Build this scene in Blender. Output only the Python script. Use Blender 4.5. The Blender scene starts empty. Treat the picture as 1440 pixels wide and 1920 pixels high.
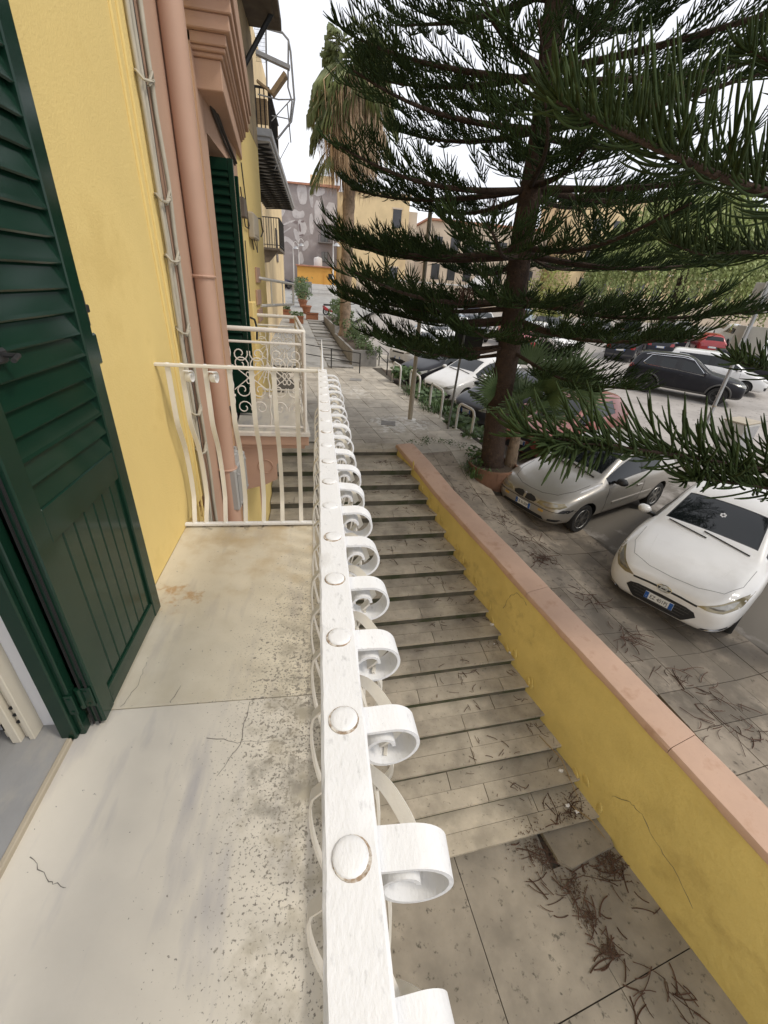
import bpy, bmesh, math, random
from mathutils import Vector, Matrix
from mathutils.bvhtree import BVHTree
from math import pi, sin, cos, radians as R
S = bpy.context.scene
COL = S.collection
rnd = random.Random(7)

# ---------------------------------------------------------------- camera
cam = bpy.data.objects.new('camera', bpy.data.cameras.new('camera'))
COL.objects.link(cam); S.camera = cam
cam.data.sensor_fit = 'HORIZONTAL'; cam.data.sensor_width = 36.0
cam.data.lens = 774.9 / 1440 * 36.0
cam.data.clip_start = 0.01; cam.data.clip_end = 1500
_yaw, _pit, _rol = 0.177950, 0.500787, 0.0764595
_f = Vector((sin(_yaw)*cos(_pit), cos(_yaw)*cos(_pit), -sin(_pit)))
_r = Vector((cos(_yaw), -sin(_yaw), 0)); _u = _r.cross(_f)
_r2 = cos(_rol)*_r + sin(_rol)*_u; _u2 = -sin(_rol)*_r + cos(_rol)*_u
cam.matrix_world = Matrix((( _r2.x, _u2.x, -_f.x, 0), (_r2.y, _u2.y, -_f.y, 0), (_r2.z, _u2.z, -_f.z, 1.45), (0, 0, 0, 1)))

# ---------------------------------------------------------------- overcast sky, veiled sun, exposure
W = bpy.data.worlds.new('World'); S.world = W; W.use_nodes = True
nt = W.node_tree; nt.nodes.clear()
o_ = nt.nodes.new('ShaderNodeOutputWorld'); bg = nt.nodes.new('ShaderNodeBackground')
sky = nt.nodes.new('ShaderNodeTexSky'); sky.sky_type = 'NISHITA'; sky.sun_disc = False
SUN_EL, SUN_AZ = R(52), R(118)           # azimuth clockwise from +Y (up the street)
sky.sun_elevation = SUN_EL; sky.sun_rotation = SUN_AZ
cl = nt.nodes.new('ShaderNodeRGB'); cl.outputs[0].default_value = (9.5, 9.5, 9.75, 1)     # cloud layer
cd = nt.nodes.new('ShaderNodeRGB'); cd.outputs[0].default_value = (5.6, 5.8, 6.35, 1)
tc = nt.nodes.new('ShaderNodeTexCoord'); ns = nt.nodes.new('ShaderNodeTexNoise')
ns.inputs['Scale'].default_value = 2.2; ns.inputs['Detail'].default_value = 5
mx = nt.nodes.new('ShaderNodeMix'); mx.data_type = 'RGBA'
m2 = nt.nodes.new('ShaderNodeMix'); m2.data_type = 'RGBA'; m2.inputs[0].default_value = 0.92
nt.links.new(tc.outputs['Generated'], ns.inputs['Vector'])
nt.links.new(ns.outputs['Fac'], mx.inputs[0])
nt.links.new(cl.outputs[0], mx.inputs[6]); nt.links.new(cd.outputs[0], mx.inputs[7])
nt.links.new(sky.outputs[0], m2.inputs[6]); nt.links.new(mx.outputs[2], m2.inputs[7])
nt.links.new(m2.outputs[2], bg.inputs['Color']); bg.inputs['Strength'].default_value = 0.13
nt.links.new(bg.outputs[0], o_.inputs['Surface'])
sun = bpy.data.objects.new('sun', bpy.data.lights.new('sun', 'SUN')); COL.objects.link(sun)
sun.data.energy = 1.5; sun.data.angle = R(11); sun.data.color = (1.0, 0.93, 0.82)
_sd = Vector((sin(SUN_AZ)*cos(SUN_EL), cos(SUN_AZ)*cos(SUN_EL), sin(SUN_EL)))
sun.rotation_euler = _sd.to_track_quat('Z', 'Y').to_euler()
vs = S.view_settings; vs.view_transform = 'Standard'; vs.look = 'None'; vs.gamma = 1; vs.use_curve_mapping = False
vs.exposure = 0.2
S.cycles.max_bounces = 8; S.cycles.diffuse_bounces = 4; S.cycles.glossy_bounces = 4
S.cycles.transparent_max_bounces = 8; S.cycles.use_denoising = True

# ---------------------------------------------------------------- helpers
class MB:
    """collects shapes of one mesh object"""
    def __init__(s): s.v = []; s.f = []; s.m = []
    def add(s, vs, fs, mi=0):
        k = len(s.v); s.v += [tuple(p) for p in vs]
        s.f += [tuple(i+k for i in f) for f in fs]; s.m += [mi]*len(fs); return s
    def box(s, x0, x1, y0, y1, z0, z1, mi=0):
        return s.add([(x0,y0,z0),(x1,y0,z0),(x1,y1,z0),(x0,y1,z0),(x0,y0,z1),(x1,y0,z1),(x1,y1,z1),(x0,y1,z1)],
              [(0,3,2,1),(4,5,6,7),(0,1,5,4),(1,2,6,5),(2,3,7,6),(3,0,4,7)], mi)
    def bbox(s, x0, x1, y0, y1, z0, z1, b=.005, mi=0):
        """box with chamfered edges"""
        bm = bmesh.new(); bmesh.ops.create_cube(bm, size=1)
        for v in bm.verts: v.co = Vector((x0+(v.co.x+.5)*(x1-x0), y0+(v.co.y+.5)*(y1-y0), z0+(v.co.z+.5)*(z1-z0)))
        bmesh.ops.bevel(bm, geom=bm.edges[:], offset=b, segments=1, affect='EDGES', clamp_overlap=True)
        return s.bm(bm, mi)
    def bm(s, bm, mi=0, M=None):
        bm.verts.index_update()
        s.add([(M @ v.co if M else v.co) for v in bm.verts], [[v.index for v in f.verts] for f in bm.faces], mi); bm.free(); return s
    def prism(s, poly, z0, z1, mi=0, zt=None):
        """poly: list of (x,y); zt: optional top heights"""
        n = len(poly)
        return s.add([(p[0],p[1],z0) for p in poly]+[(p[0],p[1],(zt[i] if zt else z1)) for i,p in enumerate(poly)],
              [tuple(range(n-1,-1,-1)), tuple(range(n,2*n))]+[(i,(i+1)%n,n+(i+1)%n,n+i) for i in range(n)], mi)
    def extr(s, poly, axis, a, b, mi=0):
        """poly in the plane across `axis`, pushed from a to b"""
        n = len(poly)
        def p3(p, t): return {'x':(t,p[0],p[1]),'y':(p[0],t,p[1]),'z':(p[0],p[1],t)}[axis]
        return s.add([p3(p,a) for p in poly]+[p3(p,b) for p in poly],
              [tuple(range(n-1,-1,-1)), tuple(range(n,2*n))]+[(i,(i+1)%n,n+(i+1)%n,n+i) for i in range(n)], mi)
    def tube(s, pts, r, n=8, cap=True, mi=0, closed=False):
        pts = [Vector(p) for p in pts]; N = len(pts)
        rs = r if isinstance(r, (list, tuple)) else [r]*N
        V = []; ref = None
        for i, p in enumerate(pts):
            if closed: t = pts[(i+1)%N]-pts[i-1]
            else: t = pts[min(i+1,N-1)]-pts[max(i-1,0)]
            t = t.normalized() if t.length > 1e-9 else Vector((0,0,1))
            if ref is None: ref = t.orthogonal().normalized()
            ref = ref - t*ref.dot(t)
            ref = ref.normalized() if ref.length > 1e-6 else t.orthogonal().normalized()
            b = t.cross(ref)
            for k in range(n):
                a = 2*pi*k/n; V.append(p + (ref*cos(a)+b*sin(a))*rs[i])
        F = []
        for i in range(N if closed else N-1):
            j = (i+1) % N
            for k in range(n):
                F.append((i*n+k, i*n+(k+1)%n, j*n+(k+1)%n, j*n+k))
        if cap and not closed: F += [tuple(range(n-1,-1,-1)), tuple((N-1)*n+k for k in range(n))]
        return s.add(V, F, mi)
    def bar(s, pts, wd, w, t, mi=0):
        """flat bar: wd = width direction, w = width, t = thickness across"""
        pts = [Vector(p) for p in pts]; N = len(pts); wd = Vector(wd).normalized(); V = []
        for i, p in enumerate(pts):
            tg = (pts[min(i+1,N-1)]-pts[max(i-1,0)]).normalized(); nn = tg.cross(wd)
            nn = nn.normalized() if nn.length > 1e-6 else wd.orthogonal()
            V += [p+wd*w/2+nn*t/2, p-wd*w/2+nn*t/2, p-wd*w/2-nn*t/2, p+wd*w/2-nn*t/2]
        F = [(3,2,1,0), tuple((N-1)*4+k for k in range(4))]
        for i in range(N-1):
            for k in range(4): F.append((i*4+k, i*4+(k+1)%4, (i+1)*4+(k+1)%4, (i+1)*4+k))
        return s.add(V, F, mi)
    def lathe(s, prof, n=16, M=None, mi=0):
        """prof: list of (r,z)"""
        V = [((r*cos(2*pi*k/n), r*sin(2*pi*k/n), z)) for r, z in prof for k in range(n)]
        if M: V = [M @ Vector(v) for v in V]
        F = [(i*n+k, i*n+(k+1)%n, (i+1)*n+(k+1)%n, (i+1)*n+k) for i in range(len(prof)-1) for k in range(n)]
        if prof[0][0] > 1e-4: F.append(tuple(range(n-1,-1,-1)))
        if prof[-1][0] > 1e-4: F.append(tuple((len(prof)-1)*n+k for k in range(n)))
        return s.add(V, F, mi)
    def quad(s, a, b, c, d, mi=0): return s.add([a,b,c,d], [(0,1,2,3)], mi)
    def mesh(s, name, mats, smooth=None):
        me = bpy.data.meshes.new(name); me.from_pydata(s.v, [], s.f)
        for m in (mats if isinstance(mats, (list, tuple)) else [mats]): me.materials.append(m)
        if any(s.m): me.polygons.foreach_set('material_index', s.m)
        me.update()
        if smooth is not None:
            me.polygons.foreach_set('use_smooth', [True]*len(me.polygons))
            if smooth: me.set_sharp_from_angle(angle=R(smooth))
        return me
    def build(s, name, mats, parent=None, smooth=None, world=False):
        """link as ONE object; world=True: the shapes are in world space and the parents are unrotated"""
        me = s.mesh(name, mats, smooth)
        if world and parent is not None:
            t = Vector((0,0,0)); q = parent
            while q is not None: t += q.location; q = q.parent
            me.transform(Matrix.Translation(-t))
        return link(name, me, parent)

def link(name, me, parent=None, M=None):
    o = bpy.data.objects.new(name, me); COL.objects.link(o)
    if parent is not None: o.parent = parent
    if M is not None: o.matrix_local = M
    return o
def tag(o, label=None, cat=None, group=None, kind=None):
    if label: o['label'] = label
    if cat: o['category'] = cat
    if group: o['group'] = group
    if kind: o['kind'] = kind
    return o
def thing(name, label, cat, loc=(0,0,0), rz=0, group=None):
    o = bpy.data.objects.new(name, None); COL.objects.link(o); o.empty_display_size = .1
    o.location = loc; o.rotation_euler = (0,0,rz)
    return tag(o, label, cat, group)
def setting(name, loc=(0,0,0)):
    o = bpy.data.objects.new(name, None); COL.objects.link(o); o.location = loc; o['kind'] = 'structure'; return o
def copy_tree(o, parent=None):
    c = o.copy(); COL.objects.link(c)
    if parent is not None: c.parent = parent
    for ch in list(o.children): copy_tree(ch, c)
    return c
def text_mesh(txt, size, depth=.002):
    cu = bpy.data.curves.new('lettering', 'FONT'); cu.body = txt; cu.size = size; cu.extrude = depth
    cu.align_x = 'CENTER'; cu.align_y = 'CENTER'; cu.resolution_u = 3
    o = bpy.data.objects.new('lettering', cu); COL.objects.link(o)
    me = bpy.data.meshes.new_from_object(o.evaluated_get(bpy.context.evaluated_depsgraph_get()))
    bpy.data.objects.remove(o); return me

# ---------------------------------------------------------------- materials (all procedural)
def M(name, col, rough=.7, metal=0, var=.12, scale=4, detail=6, c2=None, c2s=None, c2lo=.55, c2hi=.7, bump=0, bscale=80, bdist=.004,
      spec=None, c3=None, c3s=30, c3lo=.62, c3hi=.68, coat=0, stretch=None, rnd_obj=0, glob=False, veins=None, zones=()):
    m = bpy.data.materials.new(name); m.use_nodes = True; t = m.node_tree; N = t.nodes; L = t.links
    p = N['Principled BSDF']; p.inputs['Roughness'].default_value = rough; p.inputs['Metallic'].default_value = metal
    if spec is not None: p.inputs['Specular IOR Level'].default_value = spec
    if coat: p.inputs['Coat Weight'].default_value = coat; p.inputs['Coat Roughness'].default_value = .05
    tc = N.new('ShaderNodeTexCoord'); mp = N.new('ShaderNodeMapping')
    if glob:
        ge = N.new('ShaderNodeNewGeometry'); L.new(ge.outputs['Position'], mp.inputs[0])
    else: L.new(tc.outputs['Object'], mp.inputs[0])
    if stretch: mp.inputs['Scale'].default_value = stretch
    oi = N.new('ShaderNodeObjectInfo')
    if not glob:
        sc_ = N.new('ShaderNodeVectorMath'); sc_.operation = 'SCALE'; sc_.inputs[0].default_value = (37, 53, 71)
        L.new(oi.outputs['Random'], sc_.inputs['Scale']); L.new(sc_.outputs[0], mp.inputs['Location'])
    def noise(s, d=detail):
        n = N.new('ShaderNodeTexNoise'); n.inputs['Scale'].default_value = s; n.inputs['Detail'].default_value = d
        n.inputs['Roughness'].default_value = .6; L.new(mp.outputs[0], n.inputs['Vector']); return n.outputs['Fac']
    def ramp(src, lo, hi):
        r = N.new('ShaderNodeMapRange'); r.inputs[1].default_value = lo; r.inputs[2].default_value = hi; r.clamp = True
        L.new(src, r.inputs[0]); return r.outputs[0]
    def mix(f, a, b, mode='MIX'):
        x = N.new('ShaderNodeMix'); x.data_type = 'RGBA'; x.blend_type = mode
        if isinstance(f, float): x.inputs[0].default_value = f
        else: L.new(f, x.inputs[0])
        for i, q in ((6, a), (7, b)):
            if isinstance(q, tuple): x.inputs[i].default_value = (*q[:3], 1)
            else: L.new(q, x.inputs[i])
        return x.outputs[2]
    lo = tuple(max(0, c*(1-var)) for c in col); hi = tuple(min(1, c*(1+var)) for c in col)
    c = mix(ramp(noise(scale), .3, .7), lo, hi)
    if c2: c = mix(ramp(noise(c2s or scale*1.7), c2lo, c2hi), c, c2)
    if c3: c = mix(ramp(noise(c3s), c3lo, c3hi), c, c3)
    if veins:
        vc, vs_, vrot, vlo, vhi = veins
        vm = N.new('ShaderNodeMapping'); vm.inputs['Rotation'].default_value = (0,0,vrot); vm.inputs['Scale'].default_value = (1,.22,1); ge2 = N.new('ShaderNodeNewGeometry'); L.new(ge2.outputs['Position'], vm.inputs[0])
        vn = N.new('ShaderNodeTexNoise'); vn.inputs['Scale'].default_value = vs_; vn.inputs['Detail'].default_value = 6; L.new(vm.outputs[0], vn.inputs['Vector'])
        c = mix(ramp(vn.outputs['Fac'], vlo, vhi), c, vc)
    for (zx, zy, zz, zr, lo_, hi_, zs, zc) in zones:       # stains and painted contact shade, each at its own place
        g3 = N.new('ShaderNodeNewGeometry'); sb = N.new('ShaderNodeVectorMath'); sb.operation = 'SUBTRACT'; L.new(g3.outputs['Position'], sb.inputs[0]); sb.inputs[1].default_value = (zx,zy,zz)
        ml = N.new('ShaderNodeVectorMath'); ml.operation = 'MULTIPLY'; L.new(sb.outputs[0], ml.inputs[0]); ml.inputs[1].default_value = tuple(1/q for q in zr)
        ln = N.new('ShaderNodeVectorMath'); ln.operation = 'LENGTH'; L.new(ml.outputs[0], ln.inputs[0])
        fall = N.new('ShaderNodeMapRange'); fall.interpolation_type = 'SMOOTHSTEP'; L.new(ln.outputs['Value'], fall.inputs[0]); fall.inputs[1].default_value = 0; fall.inputs[2].default_value = 1; fall.inputs[3].default_value = 1; fall.inputs[4].default_value = 0
        ad = N.new('ShaderNodeMath'); ad.operation = 'MULTIPLY_ADD'; L.new(fall.outputs[0], ad.inputs[0]); ad.inputs[1].default_value = .16; L.new(noise(zs), ad.inputs[2])
        gate = N.new('ShaderNodeMath'); gate.operation = 'MULTIPLY'; L.new(ramp(ad.outputs[0], lo_, hi_), gate.inputs[0]); L.new(ramp(fall.outputs[0], 0, .15), gate.inputs[1])
        c = mix(gate.outputs[0], c, zc)
    if rnd_obj:
        hv = N.new('ShaderNodeHueSaturation'); r = N.new('ShaderNodeMapRange'); L.new(oi.outputs['Random'], r.inputs[0])
        r.inputs[3].default_value = 1-rnd_obj; r.inputs[4].default_value = 1+rnd_obj
        L.new(r.outputs[0], hv.inputs['Value']); L.new(c, hv.inputs['Color']); c = hv.outputs[0]
    L.new(c, p.inputs['Base Color'])
    if bump:
        b = N.new('ShaderNodeBump'); b.inputs['Strength'].default_value = bump; b.inputs['Distance'].default_value = bdist
        L.new(noise(bscale, 4), b.inputs['Height']); L.new(b.outputs[0], p.inputs['Normal'])
    return m

m_yellow = M('yellow_plaster', (.77,.585,.225), .9, var=.05, scale=1.5, bump=.55, bscale=110, bdist=.004, c2=(.71,.53,.195), c2s=3, glob=True)
m_pink = M('pink_plaster', (.46,.295,.205), .9, var=.08, scale=2, bump=.35, bscale=120, glob=True)
m_pinkpaint = M('pink_paint', (.47,.295,.21), .6, var=.05, scale=3)
m_olive = M('ochre_wall_paint', (.71,.575,.205), .85, var=.10, scale=1.3, c2=(.62,.49,.165), c2s=2.1, c2lo=.5, c2hi=.8, bump=.6, bscale=14, bdist=.014, c3=(.62,.51,.22), c3s=25, c3lo=.70, c3hi=.76, glob=True, zones=[(3.6,1.2,-3.6,(1.2,1.6,.75),.60,.9,3,(.50,.38,.13)),(2.4,5.2,-2.6,(1.2,2.6,.35),.58,.8,6,(.52,.41,.15))])
m_coping = M('pink_coping_paint', (.54,.365,.27), .85, var=.08, scale=2.5, c2=(.46,.29,.20), c2s=5, bump=.3, bscale=40, c3=(.28,.19,.13), c3s=60, c3lo=.68, c3hi=.74, glob=True)
m_marble = M('white_marble', (.66,.615,.53), .5, var=.05, scale=3, c2=(.56,.52,.45), c2s=1.7, c2lo=.45, c2hi=.80, c3=(.15,.14,.13), c3s=55, c3lo=.685, c3hi=.73, bump=.12, bscale=60, glob=True, veins=((.40,.385,.39),9,-.75,.52,.74), zones=[(-.05,1.0,0,(.60,2.0,1),.690,.745,110,(.20,.18,.15)),(-.10,1.2,0,(.42,1.6,1),.695,.75,48,(.26,.235,.195)),(-.02,.9,0,(.34,1.6,1),.58,.78,9,(.42,.38,.30)),(-.14,.78,0,(.18,.24,1),.58,.80,16,(.31,.285,.24)),(-.72,1.75,0,(.18,.15,1),.58,.72,14,(.46,.31,.17)),(-.4,2.5,0,(1.0,.95,1),.55,.80,5,(.52,.42,.27)),(-.45,2.47,0,(.6,.10,1),.56,.70,18,(.14,.12,.095))])
m_marble2 = M('stained_marble', (.64,.585,.47), .55, var=.06, scale=3, c2=(.52,.46,.34), c2s=2.2, c2lo=.48, c2hi=.78, c3=(.13,.115,.095), c3s=60, c3lo=.655, c3hi=.71, bump=.16, bscale=60, glob=True, veins=((.44,.40,.35),9,-.75,.54,.76), zones=[(-.05,1.0,0,(.60,2.0,1),.690,.745,110,(.20,.18,.15)),(-.10,1.2,0,(.42,1.6,1),.695,.75,48,(.26,.235,.195)),(-.02,.9,0,(.34,1.6,1),.58,.78,9,(.42,.38,.30)),(-.14,.78,0,(.18,.24,1),.58,.80,16,(.31,.285,.24)),(-.72,1.75,0,(.18,.15,1),.58,.72,14,(.46,.31,.17)),(-.4,2.5,0,(1.0,.95,1),.55,.80,5,(.52,.42,.27)),(-.45,2.47,0,(.6,.10,1),.56,.70,18,(.14,.12,.095))])
m_greymarble = M('grey_marble', (.27,.27,.27), .5, var=.12, scale=5, c2=(.40,.37,.32), c2s=3, bump=.08, bscale=60, glob=True, stretch=(1,.6,1))
m_crack = M('crack_dirt', (.16,.145,.13), .95, var=.2, scale=30)
m_white = M('white_enamel', (.80,.80,.80), .45, var=.03, scale=20, bump=.5, bscale=210, bdist=.002, c3=(.60,.60,.60), c3s=120, c3lo=.60, c3hi=.72, stretch=(1,.45,1))
m_rust = M('rust', (.30,.22,.15), .9, var=.5, scale=90, c2=(.62,.58,.52), c2s=120, c2lo=.45, c2hi=.6)
m_cream = M('cream_enamel', (.74,.70,.62), .45, var=.04, scale=8, bump=.2, bscale=70)
m_green = M('green_lacquer', (.007,.029,.017), .15, var=.15, scale=2, spec=.4)
m_iron = M('black_iron', (.02,.02,.02), .55, var=.3, scale=30)
m_whitewall = M('white_paint_wall', (.80,.80,.82), .8, var=.02, scale=3)
m_alu = M('cream_aluminium', (.62,.57,.47), .4, var=.03, scale=6)
m_dark = M('dark_opening', (.012,.012,.012), .9, var=.2, scale=3)
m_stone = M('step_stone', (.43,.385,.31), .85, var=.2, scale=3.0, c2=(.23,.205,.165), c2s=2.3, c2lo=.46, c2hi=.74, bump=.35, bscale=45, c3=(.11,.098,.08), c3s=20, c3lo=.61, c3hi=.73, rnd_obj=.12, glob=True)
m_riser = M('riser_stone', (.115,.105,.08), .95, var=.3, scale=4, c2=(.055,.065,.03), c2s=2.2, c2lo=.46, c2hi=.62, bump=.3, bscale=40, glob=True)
m_landing = M('landing_stone', (.28,.25,.205), .85, var=.22, scale=2.2, c2=(.17,.152,.125), c2s=1.4, c2lo=.45, c2hi=.75, bump=.35, bscale=35, c3=(.085,.077,.06), c3s=16, c3lo=.6, c3hi=.7, rnd_obj=.06, glob=True)
m_tile = M('paving_tile', (.47,.43,.365), .85, var=.16, scale=2.5, c2=(.29,.255,.21), c2s=1.6, c2lo=.46, c2hi=.74, bump=.3, bscale=40, c3=(.16,.14,.11), c3s=14, c3lo=.61, c3hi=.71, rnd_obj=.10, glob=True, zones=[(2.0,10.0,-1.6,(1.1,1.0,1),.56,.64,9,(.60,.58,.54)),(1.2,13.5,-1.6,(1.0,1.5,1),.60,.70,7,(.56,.53,.48))])
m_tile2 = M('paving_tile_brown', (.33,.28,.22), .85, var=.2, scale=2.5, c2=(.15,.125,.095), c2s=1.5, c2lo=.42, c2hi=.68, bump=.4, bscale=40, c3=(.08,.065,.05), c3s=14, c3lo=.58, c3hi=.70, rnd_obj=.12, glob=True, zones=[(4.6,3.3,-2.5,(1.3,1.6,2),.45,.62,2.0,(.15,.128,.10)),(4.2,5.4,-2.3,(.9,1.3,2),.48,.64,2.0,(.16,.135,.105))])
m_grout = M('dirt_grout', (.075,.065,.05), .95, var=.3, scale=12, glob=True)
m_asphalt = M('old_asphalt', (.37,.34,.31), .9, var=.14, scale=.8, c2=(.29,.265,.24), c2s=1.1, c2lo=.48, c2hi=.7, bump=.4, bscale=30, c3=(.17,.155,.14), c3s=5, c3lo=.60, c3hi=.66, glob=True, zones=[(6.0,5.0,-2.4,(5.5,6.5,4),.45,.60,1.3,(.135,.12,.10))])  # zone: dark damp asphalt round the near cars, doubling as their painted contact shadow
m_concrete = M('grey_concrete', (.26,.25,.235), .9, var=.2, scale=2, c2=(.14,.135,.125), c2s=3, bump=.3, bscale=40, glob=True)
m_ramp = M('ramp_paving', (.33,.325,.31), .85, var=.15, scale=1.4, c2=(.22,.215,.2), c2s=2, bump=.3, bscale=30, glob=True)
m_terra = M('terracotta', (.30,.125,.065), .8, var=.15, scale=6, c2=(.20,.09,.05), c2s=5)
m_crumb = M('leaf_crumbs', (.075,.045,.03), .95, var=.5, scale=40, c2=(.14,.09,.05), c2s=60)
m_terradark = M('weathered_terracotta', (.17,.088,.052), .85, var=.25, scale=5, c2=(.10,.06,.04), c2s=7, bump=.4, bscale=30)
m_soil = M('soil', (.07,.05,.035), .95, var=.3, scale=20)
m_bark = M('araucaria_bark', (.060,.037,.025), .95, var=.4, scale=7, c2=(.022,.016,.012), c2s=14, bump=1, bscale=34, bdist=.03, c3=(.12,.075,.045), c3s=24, c3lo=.60, c3hi=.70)
m_needle = M('araucaria_needles', (.030,.050,.016), .8, var=.45, scale=2.2, c2=(.068,.098,.030), c2s=5, c3=(.075,.055,.03), c3s=9, c3lo=.66, c3hi=.72, spec=.15)
m_needle2 = M('araucaria_fresh_needles', (.036,.056,.018), .75, var=.4, scale=4, c2=(.070,.098,.030), c2s=9, c3=(.08,.06,.03), c3s=13, c3lo=.66, c3hi=.72, bump=.6, bscale=160, bdist=.004, spec=.16)
m_deadtwig = M('dead_twig', (.085,.045,.030), .9, var=.35, scale=9)
m_palmleaf = M('fan_palm_leaf', (.085,.135,.048), .5, var=.3, scale=2.5)
m_palmtall = M('palm_leaf', (.14,.165,.06), .5, var=.35, scale=1.2, c2=(.22,.21,.08), c2s=1.6)
m_skirt = M('dead_palm_leaf', (.47,.345,.225), .8, var=.4, scale=1.2, c2=(.28,.19,.12), c2s=2.5)
m_palmtrunk = M('palm_trunk', (.26,.19,.13), .9, var=.35, scale=5, c2=(.12,.085,.055), c2s=8, bump=.8, bscale=18, bdist=.03)
m_pepper = M('pepper_tree_leaf', (.29,.34,.12), .6, var=.35, scale=.8, c2=(.42,.42,.20), c2s=1.1)
m_lime = M('yellow_green_leaf', (.26,.27,.055), .6, var=.3, scale=1.5)
m_shrub = M('shrub_leaf', (.065,.105,.03), .6, var=.4, scale=4, c2=(.11,.13,.04), c2s=7)
m_weed = M('weed_leaf', (.06,.11,.03), .6, var=.35, scale=8)
m_galv = M('galvanised_steel', (.42,.42,.42), .5, .6, var=.12, scale=10)
m_hoop = M('white_pole_paint', (.70,.68,.64), .5, var=.06, scale=6)
m_tan = M('tan_pole_paint', (.40,.345,.26), .6, var=.1, scale=5)
m_greypole = M('grey_pole_paint', (.20,.20,.19), .6, var=.12, scale=5)
m_panel = M('grey_sign_back', (.55,.53,.48), .6, var=.05, scale=5)
m_black = M('black_board', (.012,.012,.013), .5, var=.2, scale=5)
m_cable = M('grey_cable', (.42,.38,.30), .7, var=.15, scale=6)
m_cabledark = M('dark_cable', (.05,.042,.035), .7, var=.2, scale=8)
m_jbox = M('grey_plastic', (.34,.33,.31), .6, var=.05, scale=6)
m_mural = M('mauve_plaster', (.30,.262,.250), .9, var=.14, scale=.6, c2=(.40,.36,.345), c2s=.9, bump=.2, bscale=10, glob=True)
m_muralw = M('pale_mural_paint', (.52,.485,.47), .9, var=.16, scale=.9, c2=(.37,.33,.315), c2s=1.5, glob=True)
m_murald = M('dark_mural_paint', (.22,.175,.17), .9, var=.12, scale=.9, glob=True)
m_orange = M('orange_plaster', (.66,.34,.075), .9, var=.06, scale=1.5, glob=True)
m_farwhite = M('far_white_plaster', (.62,.60,.57), .9, var=.08, scale=1.5, glob=True)
m_faryellow = M('far_yellow_plaster', (.70,.54,.31), .9, var=.1, scale=.8, c2=(.55,.40,.24), c2s=.5, glob=True)
m_farcream = M('far_cream_plaster', (.58,.48,.37), .9, var=.1, scale=.8, c2=(.46,.38,.30), c2s=.6, glob=True)
m_roof = M('roof_tile', (.40,.19,.12), .85, var=.2, scale=3, glob=True)
m_winglass = M('window_pane', (.05,.05,.055), .15, var=.2, scale=1)
m_oldwall = M('weathered_plaster', (.40,.30,.17), .95, var=.25, scale=2, c2=(.16,.13,.10), c2s=3, bump=.4, bscale=30, glob=True)
m_wood = M('rotten_soffit', (.14,.115,.09), .95, var=.3, scale=5, bump=.4, bscale=30, glob=True)
m_cane = M('cane_screen', (.42,.29,.16), .8, var=.25, scale=12, stretch=(1,1,9))
m_paper = M('white_litter', (.75,.75,.76), .7, var=.06, scale=20)
m_straw = M('dry_straw', (.30,.21,.10), .8, var=.25, scale=9)
# ---------------------------------------------------------------- levels of the ground
def lz(y):                                                          # car park
    return -2.36+.045*(min(y,34)-7.25)+(min(1,(y-34)/22)*1.35 if y > 34 else 0)
def sm(t): t = min(1,max(0,t)); return t*t*(3-2*t)
def gz(x, y):                                                       # paving: level path, then falling past the wall to the car park
    if y >= 8.3: return -1.6
    if y > 7.4: b = -1.6-.22*(8.3-y)/.9
    else: b = -1.82-.30*(1-math.exp(-(7.4-y)/2.2))-.055*(7.4-y)
    u = ((x-xw(y))*.964-.38)/1.75
    return b+(min(0, lz(y)+.03-b))*sm(u)*sm((8.4-y)/2.4)
def rz_(y): return -1.6+.055*(y-17)                                 # ramp
def xw(y): return 1.65+.275*(8.12-y)                                # stair face of the ochre wall
WD = Vector((.265,-.964,0)); WN = Vector((.964,.265,0))

# car park sheet out to the horizon (right of the ochre wall, and everything beyond)
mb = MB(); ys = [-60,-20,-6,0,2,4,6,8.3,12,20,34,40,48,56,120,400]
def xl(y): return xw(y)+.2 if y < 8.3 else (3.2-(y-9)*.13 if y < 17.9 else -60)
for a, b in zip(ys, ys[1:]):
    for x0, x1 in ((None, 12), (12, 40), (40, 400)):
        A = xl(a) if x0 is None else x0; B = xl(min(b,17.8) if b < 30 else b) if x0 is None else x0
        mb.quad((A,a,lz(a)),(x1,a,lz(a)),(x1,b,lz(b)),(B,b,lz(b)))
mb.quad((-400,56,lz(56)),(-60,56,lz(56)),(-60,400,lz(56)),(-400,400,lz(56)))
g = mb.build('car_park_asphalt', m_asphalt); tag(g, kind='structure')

# ramp beyond the barrier: smooth lane, strip of shallow steps, upper square
ramp = setting('ramp', (0, 17.6, -1.6))
mb = MB(); mb.add([(-1.9,17.5,rz_(17.5)-.03),(.45,17.5,rz_(17.5)-.03),(-.62,30,rz_(30)-.03),(-2.35,52,rz_(52)),(-7,52,rz_(52)),(-3.2,30,rz_(30)-.03)], [(0,1,2,5),(5,2,3,4)])
mb.build('smooth_lane', m_ramp, ramp, world=True)
for i in range(12):
    y0 = 17.5+i*1.12; y1 = y0+1.12; z = rz_(y0)+.03
    a0 = .45-1.07*(y0-17.5)/12.5; b0 = 1.40-1.12*(y0-17.9)/12.2; a1 = .45-1.07*(y1-17.5)/12.5; b1 = 1.40-1.12*(y1-17.9)/12.2
    MB().prism([(a0,y0),(b0,y0),(b1,y1),(a1,y1)], z-.4, z).build('step', m_ramp if i%2 else m_concrete, ramp, world=True)
MB().add([(-.62,30,rz_(30)-.05),(2.2,30.5,rz_(30)-.05),(8,48.05,rz_(48)-.05),(-2.3,52,rz_(52)-.01)],[(0,1,2,3)]).build('upper_lane', m_ramp, ramp, world=True)
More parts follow.
